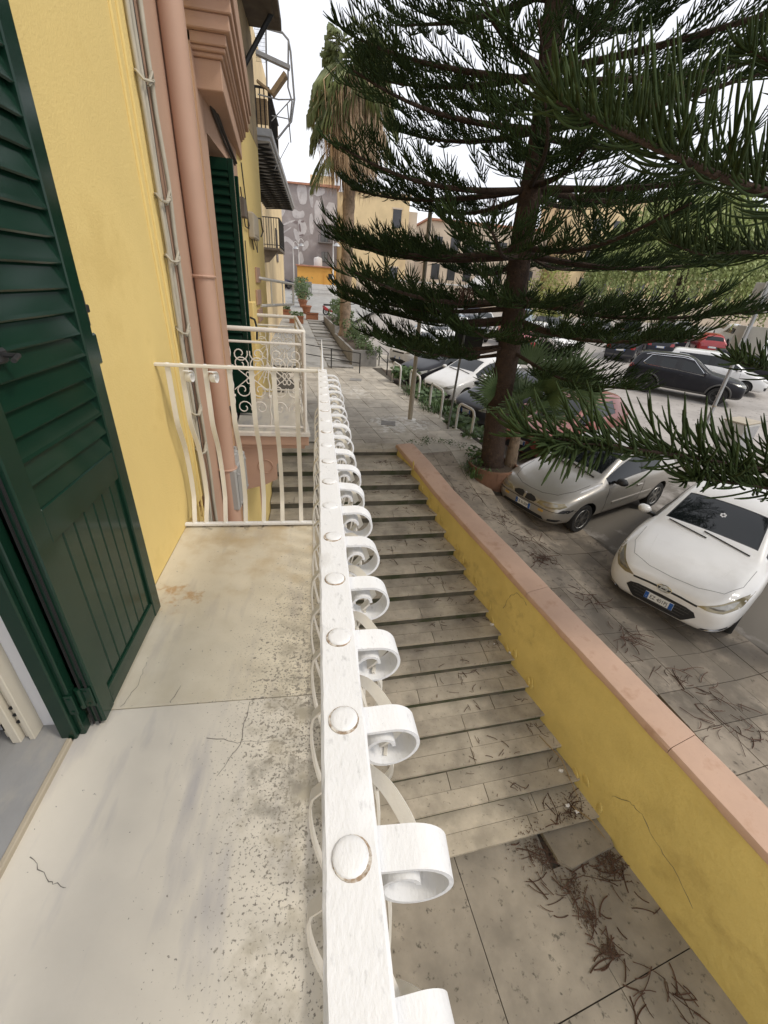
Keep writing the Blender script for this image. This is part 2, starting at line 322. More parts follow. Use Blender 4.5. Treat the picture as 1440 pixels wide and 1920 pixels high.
sq = MB().add([(-14,48,rz_(48)-.04),(8,48,rz_(48)-.04),(8,56,rz_(56)-.35),(8,90,rz_(56)-.3),(-14,90,rz_(56)-.3),(-14,56,rz_(56)-.35)],[(0,1,2,5),(5,2,3,4)]).build('upper_square', m_ramp)
tag(sq, kind='structure')

# staircase: 16 steps of stone slabs down from the path
stair = setting('staircase', (1, 5, -3))
def ynos(k): return 8.12 if k == 0 else 7.44-.352*(k-1)
def yk(k, x): return ynos(k)+(.045+.05*(k/16)**2)*(x-xw(ynos(k)))
sr = random.Random(3)
def stone(x0, x1, kf, kb, t0, t1, z, parent, mt, th=.034, dz=None):
    """slab between the noses kf (front) and kb (back), t0..t1 across the depth"""
    g = .004; vs = []
    for x, t in ((x0+g,t0),(x1-g,t0),(x1-g,t1),(x0+g,t1)):
        yf, yb = yk(kf,x), yk(kb,x); vs.append((x, yf+(yb-yf)*t))
    d = sr.uniform(-.003,.003) if dz is None else dz
    tl = [z+d+sr.uniform(-.0025,.0025) for _ in vs]
    m = MB().prism(vs, z-th, z, zt=tl); return m.build('tread_stone', mt, parent, world=True)
for k in range(1, 17):
    z = -1.55-.15*k; xr = xw(ynos(k))+.03; xl_ = -.84
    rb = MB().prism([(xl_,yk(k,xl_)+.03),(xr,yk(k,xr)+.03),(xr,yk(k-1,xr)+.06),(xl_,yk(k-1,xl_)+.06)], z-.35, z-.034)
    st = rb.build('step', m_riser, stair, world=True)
    for (t0, t1, lo, hi) in ((-.03,.50,1.0,1.6),(.515,1.09,1.1,1.9)):
        x = xl_; first = True
        while x < xr-.05:
            w = sr.uniform(lo,hi)*(sr.uniform(.3,1) if first else 1); first = False
            e = min(x+w, xr)
            if xr-e < .3: e = xr
            stone(x, e, k, k-1, t0, t1, z, st, m_stone); x = e
# top kerb row at path level
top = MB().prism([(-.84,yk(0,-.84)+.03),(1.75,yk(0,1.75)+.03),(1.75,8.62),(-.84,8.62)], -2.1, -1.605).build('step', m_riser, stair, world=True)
x = -.84
while x < 1.7:
    e = min(x+sr.uniform(.8,1.2), 1.72)
    MB().prism([(x+.004,yk(0,x)),(e-.004,yk(0,e)),(e-.004,yk(0,e)+.36),(x+.004,yk(0,x)+.36)], -1.62,-1.55).build('tread_stone', m_stone, top, world=True); x = e

# landing at the foot
land = tag(MB().box(-.9,3.95,-3.5,2.6,-4.35,-4.125).build('landing', m_grout), kind='structure')
def lslab(pts, z=-4.1, th=.05, nm='landing_slab', j=.006):
    cx = sum(p[0] for p in pts)/len(pts); cy = sum(p[1] for p in pts)/len(pts)
    q = [(cx+(p[0]-cx)*(1-j), cy+(p[1]-cy)*(1-j)) for p in pts]
    return MB().prism(q, z-th, z, zt=[z+sr.uniform(-.004,.004) for _ in q]).build(nm, m_landing, land, world=True)
ya = lambda x: 2.28+.098*(x-3.28)
lslab([(-.84,.2),(1.60,.66),(1.44,ya(1.44)+.1),(-.84,ya(-.84)+.1)])
lslab([(1.60,.66),(2.72,.86),(2.52,1.78),(2.50,ya(2.5)+.1),(1.44,ya(1.44)+.1)])
lslab([(2.72,.86),(3.66,1.03),(3.42,1.9),(2.52,1.78)])
lslab([(3.42,1.9),(3.66,1.03),(3.9,1.1),(3.6,2.3),(3.3,2.3)])
lslab([(-.84,-1.6),(1.95,-1.2),(1.60,.66),(-.84,.2)])
lslab([(1.95,-1.2),(3.1,-1.0),(2.72,.86),(1.60,.66)])
lslab([(3.1,-1.0),(4.3,-.8),(3.66,1.03),(2.72,.86)])
lslab([(2.54,2.13),(2.60,1.82),(2.72,1.74),(3.33,1.88),(3.37,2.20)], z=-4.035, th=.07)

# paving tiles: path and the sloping strip beside the ochre wall
pav = MB()
pav.prism([(-.84,8.45),(2.05,8.32),(3.9,8.32),(3.86,8.75),(3.38,11.5),(3.05,14.2),(2.8,18.2),(-1.9,18.2)], -2.4, -1.625)
prt = []
def edge(y): return 4.15+(7.4-y)*.62 if y > 5.8 else 5.14+(5.8-y)*.31
ysb = [8.6-.3*i for i in range(38)]
for a, b in zip(ysb, ysb[1:]):
    for i in range(6):
        q = []
        for yy, t in ((a,i/6),(a,(i+1)/6),(b,(i+1)/6),(b,i/6)):
            x0 = xw(yy)+.3; x1 = max(x0+.2, edge(yy) if yy < 7.6 else 3.7); q.append((x0+(x1-x0)*t, yy))
        pav.quad(*[(*p_, gz(*p_)-.03) for p_ in q][::-1])
pave = tag(pav.build('pavement', m_grout), kind='structure')
ua = Vector((.155,-.988,0)); ub = Vector((.988,.155,0)); TS = .44; cnt = 0
org = Vector((1.28,9.763,0))
def inreg(x, y):
    if y > 8.52 and y < 17.75:
        return -.95 < x < 3.55-(y-9)*.15+.1 and not (x < -.84)
    e = edge(y)
    return y > .6 and xw(y)+.36 < x < (e if y < 7.2 else max(e,3.85)) and (x-3.65)**2+(y-7.6)**2 > .2
for i in range(-26, 22):
    for j in range(-9, 14):
        c = org+ua*TS*(i+.5)+ub*TS*(j+.5)
        if not inreg(c.x, c.y): continue
        dz = sr.uniform(-.004,.004); h = TS/2-.004; vs = []
        for p, q in ((-h,-h),(-h,h),(h,h),(h,-h)):
            v = c+ua*p+ub*q; vs.append((v.x,v.y))
        vs = vs[::-1] if (Vector(vs[1])-Vector(vs[0])).cross(Vector(vs[2])-Vector(vs[1])) < 0 else vs
        m = MB(); zt = [gz(*v)+dz+sr.uniform(-.002,.002) for v in vs]
        m.add([(v[0],v[1],zt[n]-.045) for n, v in enumerate(vs)]+[(v[0],v[1],zt[n]) for n, v in enumerate(vs)],
              [(4,5,6,7),(0,1,5,4),(1,2,6,5),(2,3,7,6),(3,0,4,7)])
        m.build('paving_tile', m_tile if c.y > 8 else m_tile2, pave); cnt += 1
# earth bank with weeds between the hoops and the car park
mb = MB(); bk = [(3.72,8.55),(3.45,10.2),(3.28,11.8),(3.05,14.0),(2.85,16.2),(2.75,18.2)]
for (xa,y0),(xb,y1) in zip(bk,bk[1:]):
    mb.quad((xa-.12,y0,-1.61),(xa+.15,y0,-1.64),(xb+.15,y1,-1.64),(xb-.12,y1,-1.61)); mb.quad((xa+.15,y0,-1.64),(xa+.62,y0,lz(y0)+.02),(xb+.62,y1,lz(y1)+.02),(xb+.15,y1,-1.64))
mb.quad((3.6,8.55,-1.61),(3.6,7.9,-1.75),(4.35,7.9,lz(7.9)+.02),(4.34,8.55,lz(8.5)+.02))
tag(mb.build('planting_strip', m_soil), kind='structure')
# drain covers set in the path
for (x, y, w) in ((1.75,10.1,.36),(1.35,15.3,.42)):
    o = MB().box(-w/2,w/2,-w/2,w/2,-.01,.008).build('drain_cover', m_concrete); o.location = (x,y,-1.597); o.rotation_euler.z = -.156
    tag(o, 'dark square drain cover in the paving, '+('near the tan pole' if y < 12 else 'farther up by the black barrier'), 'drain cover', 'drain covers in the path')

# ---------------------------------------------------------------- ochre stair wall with pink coping
wl = [(8.14,-1.47),(7.4,-1.585),(6.58,-1.755),(5.5,-1.885),(4.77,-1.96),(4.03,-2.055),(3.14,-2.15),(2.15,-2.255),(1.0,-2.38),(-.6,-2.55),(-2.5,-2.75)]
wall = thing('stair_wall', 'ochre yellow wall with pink coping sloping down beside the stone steps', 'wall', (2.5,5,-2.5))
mb = MB(); Wd = .38; V = []; F = []
wr = random.Random(5)
for y, zt in wl:
    p = Vector((xw(y),y,0)); q = p+WN*Wd
    V += [(p.x,p.y,-4.6),(p.x,p.y,zt-.055),(q.x,q.y,zt-.055),(q.x,q.y,-4.6)]
for i in range(len(wl)-1):
    for k in range(4): F.append((i*4+k,(i+1)*4+k,(i+1)*4+(k+1)%4,i*4+(k+1)%4))
F += [(3,2,1,0)]
mb.add(V, [f[::-1] for f in F]); mb.build('wall_body', m_olive, wall, world=True)
mb = MB(); V = []; F = []; prof = [(-.012,-.075),(-.016,-.03),(0,-.006),(.03,0),(.35,.004),(.375,-.004),(.392,-.03),(.39,-.075)]
fine = []
for (ya_, za), (yb_, zb) in zip(wl, wl[1:]):
    n = max(2, int((ya_-yb_)/.18))
    fine += [(ya_+(yb_-ya_)*i/n, za+(zb-za)*i/n) for i in range(n)]
fine = [(8.26,-1.535),(8.24,-1.495)]+fine+[wl[-1]]
n = len(prof)
cuts = [0]+[min(range(len(fine)), key=lambda i: abs(fine[i][0]-yc)) for yc in (4.02,1.93)]+[len(fine)-1]
for c0, c1 in zip(cuts, cuts[1:]):
    mb = MB(); V = []; F = []; off = wr.uniform(-.006,.006)
    seg = [list(q) for q in fine[c0:c1+1]]
    if c0: seg[0][0] -= .006
    for i, (y, zt) in enumerate(seg):
        base = Vector((xw(y),y,0)); sh = (.07 if i == 0 else .02 if i == 1 else 0) if c0 == 0 else 0
        for k, (u, dz) in enumerate(prof):
            lo = dz - (wr.uniform(0,.022) if k in (0,7) else 0)
            p = base+WN*(u+off*.6+(sh if u < .2 else -sh)+wr.uniform(-.003,.003)); V.append((p.x,p.y,zt+lo+off*.5+wr.uniform(-.002,.002)))
    for i in range(len(seg)-1):
        for k in range(n-1): F.append((i*n+k,(i+1)*n+k,(i+1)*n+k+1,i*n+k+1))
        F.append((i*n+n-1,(i+1)*n+n-1,(i+1)*n,i*n))
    F += [tuple(range(n)), tuple(range((len(seg)-1)*n, len(seg)*n))[::-1]]
    mb.add(V, F); mb.build('coping_slab', m_coping, wall, smooth=40, world=True)
# cracks in the plaster: thin dark lines on the face towards the steps
mb = MB()
def wallpt(y, d): # d metres below the top
    zt = None
    for (a, za), (b, zb) in zip(wl, wl[1:]):
        if b <= y <= a: zt = za+(zb-za)*(a-y)/(a-b)
    return Vector((xw(y),y,zt-d))-WN*.004
cr = random.Random(11)
def wcrack(pts, w):
    P = []
    for (y0,d0),(y1,d1) in zip(pts, pts[1:]):
        for i in range(5):
            t = i/5; P.append(wallpt(y0+(y1-y0)*t+cr.uniform(-.01,.01), d0+(d1-d0)*t+cr.uniform(-.012,.012)))
    mb.tube(P, [w*cr.uniform(.3,1.1)*.6 for _ in P], 4)
wcrack([(2.15,1.25),(2.0,1.05),(1.86,1.02),(1.7,1.1),(1.45,1.15),(1.1,1.32)], .005)
wcrack([(4.35,.62),(4.3,.35),(4.2,.17),(4.05,.14),(3.95,.2)], .004)
mb.build('plaster_crack', m_crack, wall, world=True)
# swollen plaster pads along the foot of the wall, where it meets each step
mb = MB()
for k in range(1, 17):
    y = ynos(k)+.03; z = -1.55-.15*k
    for q in range(cr.randint(0,3)):
        yy = y+cr.uniform(-.15,.25); c = Vector((xw(yy),yy,z+cr.uniform(.02,.12)))
        bm = bmesh.new(); bmesh.ops.create_icosphere(bm, subdivisions=2, radius=1)
        mb.bm(bm, 0, Matrix.Translation(c)@Matrix.Diagonal((cr.uniform(.006,.013),cr.uniform(.05,.12),cr.uniform(.04,.09),1)))
mb.build('blistered_plaster', m_olive, wall, smooth=60, world=True)
# ---------------------------------------------------------------- yellow house with the open shutter
house = thing('yellow_house', 'yellow plastered house with pink bands and green shutters along the stairs', 'building', (-1,4,-4.1))
X0 = -.85
P = lambda nm, mb, mt, sm=None, par=house: mb.build(nm, mt, par, smooth=sm, world=True)
mb = MB()
mb.box(-1.35,X0,1.08,2.98,0,6.5); mb.box(-1.35,X0,-3.5,2.98,-4.6,-.14); mb.box(-1.35,X0,-1.2,1.08,2.5,6.5)
mb.box(-1.35,X0,-3.5,-1.2,0,6.5); mb.box(-1.35,X0,4.02,4.40,-4.6,6.5); mb.box(-1.35,X0,5.86,8.2,-4.6,6.5); mb.box(-1.35,X0,4.40,5.86,2.62,6.5)
mb.box(-1.35,X0,4.40,5.86,-4.6,-.3)
P('facade', mb, m_yellow)
mb = MB(); mb.box(-1.3,X0+.03,2.98,4.02,-4.6,6.5); P('pilaster', mb, m_pink)
mb = MB(); mb.box(-1.3,X0+.012,4.17,4.41,-4.6,2.9); mb.box(-1.3,X0+.012,5.62,5.88,-4.6,2.9); mb.box(-1.3,X0+.012,4.40,5.63,2.4,2.9); P('door_surround', mb, m_pink)
# room behind balcony door
mb = MB(); mb.box(-3.2,-3.1,4.2,6,-.2,2.6); mb.box(-3.2,-1.3,4.30,4.41,-.2,2.6); mb.box(-3.2,-1.3,5.62,5.72,-.2,2.6); mb.box(-3.2,-1.3,4.3,5.7,2.4,2.5); mb.box(-3.2,-.86,4.41,5.62,-.3,-.01)
P('dark_room', mb, m_dark)
# near door: reveal, threshold, frame, window frame folded back
mb = MB(); mb.box(-1.9,-.875,1.062,1.10,-.05,2.5); mb.box(-1.9,X0-.001,-1.2,1.062,2.47,2.52); P('white_reveal', mb, m_whitewall)
mb = MB(); mb.box(-1.02,-.862,-1.2,1.062,-.12,.012); P('threshold', mb, m_greymarble)
mb = MB(); mb.box(-2.6,-1.02,-1.2,1.062,-.12,.006); P('room_floor', mb, m_greymarble)
mb = MB(); mb.box(-2.7,-2.6,-1.3,1.1,-.1,2.5); mb.box(-2.7,-.9,-1.3,-1.2,-.1,2.5); P('room_wall', mb, m_whitewall)
mb = MB(); mb.bbox(-.862,-.846,-1.2,1.0,-.03,.020,.003); P('metal_threshold_strip', mb, m_tan)
fr = thing_ = None
mb = MB()
for x0,x1,y0,y1 in ((-.982,-.965,1.010,1.062),(-1.0,-.985,1.022,1.062),(-1.03,-1.003,1.002,1.062),(-1.06,-1.035,1.026,1.062)):
    mb.bbox(x0,x1,y0,y1,.012,2.4,.002)
wf = P('window_frame', mb, m_alu)
mb = MB()
for x0,x1,y0,y1 in ((-1.115,-1.072,.955,1.03),(-1.16,-1.12,.94,1.03),(-1.2,-1.165,.965,1.03)):
    mb.bbox(x0,x1,y0,y1,.035,2.36,.003)
sash = P('open_sash', mb, m_alu)
for i, z in enumerate((.10,.135,.17,.30,.36)):
    P('screw_hole', MB().lathe([(.006,0),(.006,.004)], 10, Matrix.Translation((-.993,1.020,z))@Matrix.Rotation(pi/2,4,'X')), m_dark, par=wf)
for z in (.06,.2,.24): P('frame_slot', MB().box(-1.05,-1.036,1.018,1.026,z,z+.03), m_dark, par=wf)
# green door post and its hinges
mb = MB(); mb.box(-.849,-.843,1.06,1.12,0,2.5); mb.bbox(-.885,-.835,1.005,1.060,0,2.5,.004); mb.bbox(-.835,-.815,1.022,1.060,0,2.5,.003); P('door_post', mb, m_green)

def shutter(parent, x, y0, y1, z1, name='shutter'):
    """louvred leaf lying flat along the wall; x = outer face"""
    th = .042; sw = .072; r = random.Random(2)
    mb = MB()
    mb.bbox(x-th,x,y0,y0+sw,.02,z1,.004); mb.bbox(x-th,x,y1-sw,y1,.02,z1,.004)
    mb.bbox(x-th,x-.003,y0+sw,y1-sw,.02,.105,.004); mb.bbox(x-th,x-.003,y0+sw,y1-sw,.73,.842,.004); mb.bbox(x-th,x-.003,y0+sw,y1-sw,z1-.08,z1,.004)
    lf = mb.build(name, m_green, parent, world=True)
    n = 7; w = (y1-y0-2*sw)/n
    for i in range(n):
        MB().bbox(x-.030,x-.012,y0+sw+i*w+.0015,y0+sw+(i+1)*w-.0015,.104,.732,.004).build('panel_board', m_green, lf, world=True)
    z = .842; i = 0
    while z < z1-.12:
        # tilted blade: lower edge outwards, overlapping the one below
        pr = [(x-.031,z+.079),(x-.026,z+.082),(x-.006,z+.014),(x-.003,z+.005),(x-.007,z),(x-.014,z+.006)]
        MB().extr([(p[0],p[1]) for p in pr],'y',y0+sw-.002,y1-sw+.002).build('slat', m_green, lf, world=True)
        z += .0663; i += 1
    return lf
lf = shutter(house, -.758, 1.052, 1.655, 2.45)
mb = MB(); mb.bbox(-.79,-.765,1.655,1.675,1.26,1.37,.003); mb.bbox(-.785,-.77,1.67,1.705,1.30,1.325,.003); mb.box(-.782,-.774,1.66,1.675,1.21,1.27); P('latch', mb, m_iron, par=lf)
mb = MB(); mb.bbox(-.786,-.772,1.655,1.712,1.13,1.235,.006); P('stop_plate', mb, m_green, par=lf)
mb = MB(); mb.bbox(-.766,-.752,1.16,1.20,1.22,1.255,.006); mb.tube([(-.755,1.18,1.24),(-.72,1.18,1.24),(-.71,1.14,1.235)],.006,8); P('handle', mb, m_iron, par=lf)
for z in (.16,1.5):
    mb = MB(); mb.tube([(-.803,1.046,z-.045),(-.803,1.046,z+.045)],.010,10)
    mb.bbox(-.834,-.806,1.016,1.022,z-.045,z+.045,.002); mb.bbox(-.800,-.765,1.044,1.051,z-.045,z+.045,.002)
    for dz in (-.03,.03):
        mb.lathe([(.005,0),(.005,.003)],8,Matrix.Translation((-.82,1.016,z+dz))@Matrix.Rotation(pi/2,4,'X')); mb.lathe([(.005,0),(.005,.003)],8,Matrix.Translation((-.782,1.044,z+dz))@Matrix.Rotation(pi/2,4,'X'))
    P('hinge', mb, m_green, par=lf)
mb = MB(); mb.box(-.797,-.793,1.045,1.052,.02,2.4); mb.box(-.778,-.774,1.045,1.052,.02,2.4); P('edge_groove', mb, m_dark, par=lf)

# second door's shutters folded out from the wall
def fold_shutter(y, x0, x1, z1):
    mb = MB(); t = .035
    mb.bbox(x0,x0+.05,y,y+t,.03,z1,.004); mb.bbox(x1-.05,x1,y,y+t,.03,z1,.004)
    for a, b in ((.03,.12),(.72,.82),(z1-.09,z1)): mb.bbox(x0+.05,x1-.05,y,y+t,a,b,.003)
    mb.bbox(x0+.05,x1-.05,y+.012,y+.024,.12,.72,.002)
    s_ = P('shutter', mb, m_green); z = .82
    while z < z1-.13:
        MB().extr([(y+.036,z+.075),(y+.031,z+.078),(y-.003,z+.01),(y+.003,z)],'x',x0+.05,x1-.05).build('slat', m_green, s_, world=True); z += .07
fold_shutter(4.97,-1.02,-.745,2.36); fold_shutter(5.36,-.98,-.765,2.30)
mb = MB(); mb.tube([(-.905,4.62,.1),(-.905,4.66,2.15)],.016,8); mb.tube([(-.905,4.615,1.05),(-.905,4.625,1.3)],.024,8,mi=1); P('white_rod', mb, [m_white, m_iron])
mb = MB(); mb.tube([(-.76,5.42,1.02),(-.72,5.45,1.0),(-.70,5.46,.9),(-.71,5.45,.78)],.012,8); P('shutter_hook', mb, m_iron)
# downpipe and cable runs
mb = MB(); mb.tube([(-.755,3.36,-4.4),(-.755,3.36,6.4)],.066,18,cap=False)
pipe = P('downpipe', mb, m_pinkpaint, 60)
for z in (-1.9,.02,1.42,3.2):
    mb = MB(); mb.tube([(-.755+.07*cos(a),3.36+.07*sin(a),z) for a in [i*2*pi/18 for i in range(18)]],.010,6,closed=True); mb.bbox(-.83,-.80,3.32,3.40,z-.012,z+.012,.003); mb.tube([(-.80,3.36,z),(-.80,3.60,z+.01)],.009,6); P('pipe_clamp', mb, m_pinkpaint, par=pipe)
cr = random.Random(21)
for i, (y, r, mt) in enumerate(((2.885,.011,m_cable),(2.925,.013,m_cable),(2.952,.010,m_cabledark),(2.985,.012,m_cable))):
    mb = MB(); pts = [(X0+.018+(.03 if y > 2.97 else 0)+cr.uniform(-.004,.006), y+cr.uniform(-.012,.012), z*.28-4.3) for z in range(0,40)]
    mb.tube(pts, r, 7); P('wall_cable', mb, mt, 60)
for z in (-.9,-.3,.35,.62,1.12,1.5,1.78,2.25,2.7,3.3):
    mb = MB(); lp = [(X0+.03+.035*cos(a),2.935+.075*sin(a),z+.02*sin(2*a)+cr.uniform(-.006,.006)) for a in [i*2*pi/10 for i in range(11)]]
    mb.tube(lp+[(X0+.05,2.9,z-.03),(X0+.06,2.96,z+.04),(X0+.05,2.99,z-.01)],.007,5); P('cable_tie', mb, m_cable)
for y in (2.72,2.81):
    mb = MB(); mb.tube([(X0+.002,y+.03*sin(z*.7),z*.4-4) for z in range(0,27)],.009,6); P('painted_conduit', mb, m_yellow, 60)
mb = MB(); mb.tube([(X0+.03,4.05,.35),(X0+.04,4.2,.1),(X0+.05,4.1,-.6),(X0+.04,4.0,-1.6)],.013,6); mb.tube([(X0+.06,3.75,.2),(X0+.08,3.68,-.2),(X0+.05,3.7,-1.8)],.018,6); mb.tube([(X0+.05,3.6,.0),(X0+.06,3.55,-.6),(X0+.05,3.6,-1.9)],.014,6)
P('loose_cable', mb, m_cabledark, 60)
mb = MB(); mb.bbox(-.80,-.68,3.30,3.78,-.36,.02,.012); bx = P('junction_box', mb, m_jbox)
mb = MB(); mb.bbox(-.679,-.672,3.33,3.75,-.34,-.01,.004)
for yy in (3.36,3.72):
    for zz in (-.31,-.04): mb.lathe([(.012,0),(.012,.008)],10,Matrix.Translation((-.672,yy,zz))@Matrix.Rotation(pi/2,4,'Y'))
P('box_lid', mb, m_jbox, par=bx)
mb = MB()
for yy in (3.36,3.44,3.52,3.60,3.68): mb.lathe([(.026,0),(.026,.03),(.018,.04),(.018,.07)],10,Matrix.Translation((-.745,yy,.02)))
P('cable_gland', mb, m_jbox, par=bx)
# moulded underside of the upper balcony
mb = MB()
for (x1, ya, yb, z0, z1) in ((-.655,4.24,6.30,2.60,2.765),(-.635,4.215,6.33,2.765,2.79),(-.615,4.19,6.36,2.79,2.815),(-.60,4.17,6.38,2.815,2.875),(-.565,4.13,6.42,2.875,2.955),(-.545,4.11,6.44,2.955,3.03),(-.525,4.08,6.47,3.03,3.06),(-.53,4.10,6.46,3.06,3.3)):
    mb.bbox(-1.3,x1,ya,yb,z0,z1,.006)
mb.v = [(x-.085*max(0,y-4.2), y, z) for x, y, z in mb.v]   # the street bends here
P('moulded_balcony_base', mb, m_pink)
mb = MB(); pts = [(X0+.03,4.05,3.2),(X0+.04,4.18,2.9),(X0+.035,4.3,2.75),(X0+.03,4.55,2.60),(X0+.03,5.1,2.5),(X0+.03,5.6,2.42)]
for d in (0,.02,.035): mb.tube([(p[0]+d*.5,p[1]+cr.uniform(-.02,.02),p[2]+d+cr.uniform(-.015,.015)) for p in pts],.011,6)
mb.tube([(-.56,4.05,3.12),(-.62,4.02,3.2),(-.72,4.0,3.05),(-.8,4.0,2.95)],.012,5); mb.tube([(-.72,4.0,3.05),(-.7,3.95,3.25)],.01,5)
P('dark_cable_bundle', mb, m_cabledark, 60)
mb = MB(); mb.tube([(X0+.02,6.15,2.55),(X0+.02,6.35,2.1),(X0+.02,6.4,1.95),(X0+.02,6.1,1.95),(X0+.02,5.95,2.3)],.008,5); mb.tube([(X0+.02,6.3,2.1),(X0+.02,6.5,1.95),(X0+.02,6.75,1.75)],.007,5); mb.tube([(X0+.02,5.98,1.8),(X0+.02,6.0,.9),(X0+.02,5.98,.2)],.006,5)
P('thin_wall_wire', mb, m_cabledark)
mb = MB(); mb.bbox(X0,-.77,6.45,6.95,1.86,2.14,.015); mb.bbox(-.772,-.765,6.5,6.9,1.9,1.98,.004); al = P('meter_box', mb, m_tan)
mb = MB(); mb.tube([(-.80,6.9,2.12),(-.76,7.15,2.14),(-.75,7.25,2.0),(-.77,7.15,1.93)],.010,6); mb.tube([(-.80,6.6,1.86),(-.78,6.7,1.72),(-.79,6.8,1.86)],.006,5); P('meter_cable', mb, m_cabledark, par=al)
mb = MB(); mb.bbox(X0,-.79,5.84,6.06,2.02,2.2,.004); P('shutter_roller_end', mb, m_wood)
for ya, yb, za, zb in ((6.85,7.25,1.36,1.55),(6.75,7.2,1.08,1.27),(6.8,7.25,.85,1.02)):
    P('wall_plate', MB().bbox(X0,-.825,ya,yb,za,zb,.004), m_pinkpaint)
P('yellow_conduit_box', MB().bbox(X0,-.77,5.80,6.1,-.2,1.16,.01), m_yellow)
mb = MB(); mb.bbox(-1.6,-.43,4.9,8.05,4.31,4.42,.01); mb.box(-1.5,-.50,5.2,7.75,4.28,4.31); P('balcony_slab', mb, m_wood)
mb = MB(); mb.tube([(-.86,7.35,3.72),(-.52,7.6,4.3)],.03,8); P('bracket', mb, m_iron)
mb = MB(); mb.box(-1.4,X0+.005,6.5,8.2,3.1,4.28); P('weathered_wall', mb, m_oldwall)

# ---------------------------------------------------------------- near balcony: two marble slabs on a moulded base
bal = thing('balcony', 'near balcony floor of two white marble slabs below the railing', 'balcony', (-.4,1,0))
mb = MB(); mb.bbox(X0,.015,1.1165,2.47,-.035,0,.003); P('marble_slab', mb, m_marble2, par=bal)['label'] = 'far marble slab, yellowed and speckled with dirt'
mb = MB(); mb.bbox(X0,.015,-1.6,1.1135,-.035,0,.003); P('marble_slab', mb, m_marble, par=bal)['label'] = 'near marble slab, whiter with grey veins'
mb = MB(); mb.bbox(X0,-.02,-1.6,2.44,-.10,-.0355,.004); mb.bbox(X0,-.07,-1.6,2.39,-.16,-.10,.004); P('balcony_base', mb, m_pink, par=bal)
def crack(pts, w, seed):
    r = random.Random(seed); L = []; Rr = []
    P_ = []
    for a, b in zip(pts, pts[1:]):
        n = 6
        for i in range(n): P_.append((a[0]+(b[0]-a[0])*i/n+r.uniform(-.004,.004), a[1]+(b[1]-a[1])*i/n+r.uniform(-.004,.004)))
    P_.append(pts[-1]); mb = MB(); V = []
    for i, p in enumerate(P_):
        q = P_[min(i+1,len(P_)-1)]; o = P_[max(i-1,0)]; d = Vector((q[0]-o[0],q[1]-o[1])).normalized(); ww = w*r.uniform(.35,1)*(1-.6*i/len(P_))
        V += [(p[0]-d.y*ww*.5,p[1]+d.x*ww*.5,.0012),(p[0]+d.y*ww*.5,p[1]-d.x*ww*.5,.0012)]
    mb.add(V, [(2*i,2*i+1,2*i+3,2*i+2) for i in range(len(P_)-1)]); P('crack', mb, m_crack, par=bal)
crack([(-.74,1.12),(-.715,1.22),(-.72,1.33)], .0035, 1); crack([(-.57,1.12),(-.55,1.20)], .003, 2)
crack([(-.27,1.10),(-.285,.93),(-.34,.83)], .0035, 3); crack([(-.40,.97),(-.29,.94),(-.15,.93),(-.05,.945)], .0028, 4)
crack([(-.80,.66),(-.72,.60),(-.67,.58)], .0035, 5); crack([(-.855,.70),(-.857,.2),(-.853,-.4)], .006, 6)

# ---------------------------------------------------------------- white wrought iron railing of the near balcony
rail = thing('balcony_railing', 'white wrought iron railing of the near balcony with riveted top bar and scrolls', 'railing', (.025,1,0))
PR = lambda nm, mb, mt=m_white, sm=None: mb.build(nm, mt, rail, smooth=sm, world=True)
H = 1.0; YE = 2.45
mb = MB(); rr = random.Random(4); V = []; F = []
yy = -.6; rows = []
while yy < YE: rows.append(yy); yy += .02
rows.append(YE)
for y in rows:
    for x, z in ((.0,H),(.0,H+.010),(.003,H+.013),(.025,H+.0135),(.047,H+.013),(.05,H+.010),(.05,H)):
        V.append((x+rr.uniform(-.0006,.0006), y, z+rr.uniform(-.0004,.0004)))
for i in range(len(rows)-1):
    for k in range(7): F.append((i*7+k, i*7+(k+1)%7, (i+1)*7+(k+1)%7, (i+1)*7+k))
F += [tuple(range(7)), tuple((len(rows)-1)*7+k for k in range(6,-1,-1))]
mb.add(V, F); PR('top_bar', mb, m_white, 35)
mb = MB(); mb.bbox(X0-.02,.0,YE-.03,YE,H-.004,H+.012,.003); PR('top_bar', mb, m_cream)
mb = MB(); mb.bbox(.003,.047,-.6,YE-.03,.055,.075,.003); mb.bbox(X0,.047,YE-.03,YE,.012,.030,.003); PR('bottom_bar', mb, m_white)
mb = MB(); mb.bbox(.004,.044,YE-.038,YE+.002,0,H,.003); PR('corner_post', mb, m_cream)
mb = MB(); mb.tube([(.024,YE-.018,H+.01),(.024,YE-.018,H+.09),(.022,YE-.018,H+.17)],[.008,.006,.0015],8); PR('finial', mb, m_white)
rivet = MB().lathe([(.0165,0),(.0163,.0018),(.0150,.0029),(.010,.0036),(.001,.0039)],18).mesh('rivet', m_white, 50)
ring = MB().lathe([(.0176,0),(.0173,.0011),(.0155,.0013)],20).mesh('rust_ring', m_rust, 50)
def spiral2():
    out = []
    for i in range(40):
        t = i/39; a = R(92)-R(425)*t; r = .038-.006*min(1,t/.5)-.016*max(0,(t-.5)/.5); cx = .033-.010*max(0,(t-.5)/.5); cz = -.038-.002*t
        out.append((cx+r*cos(a), 0, cz+r*sin(a)))
    return out
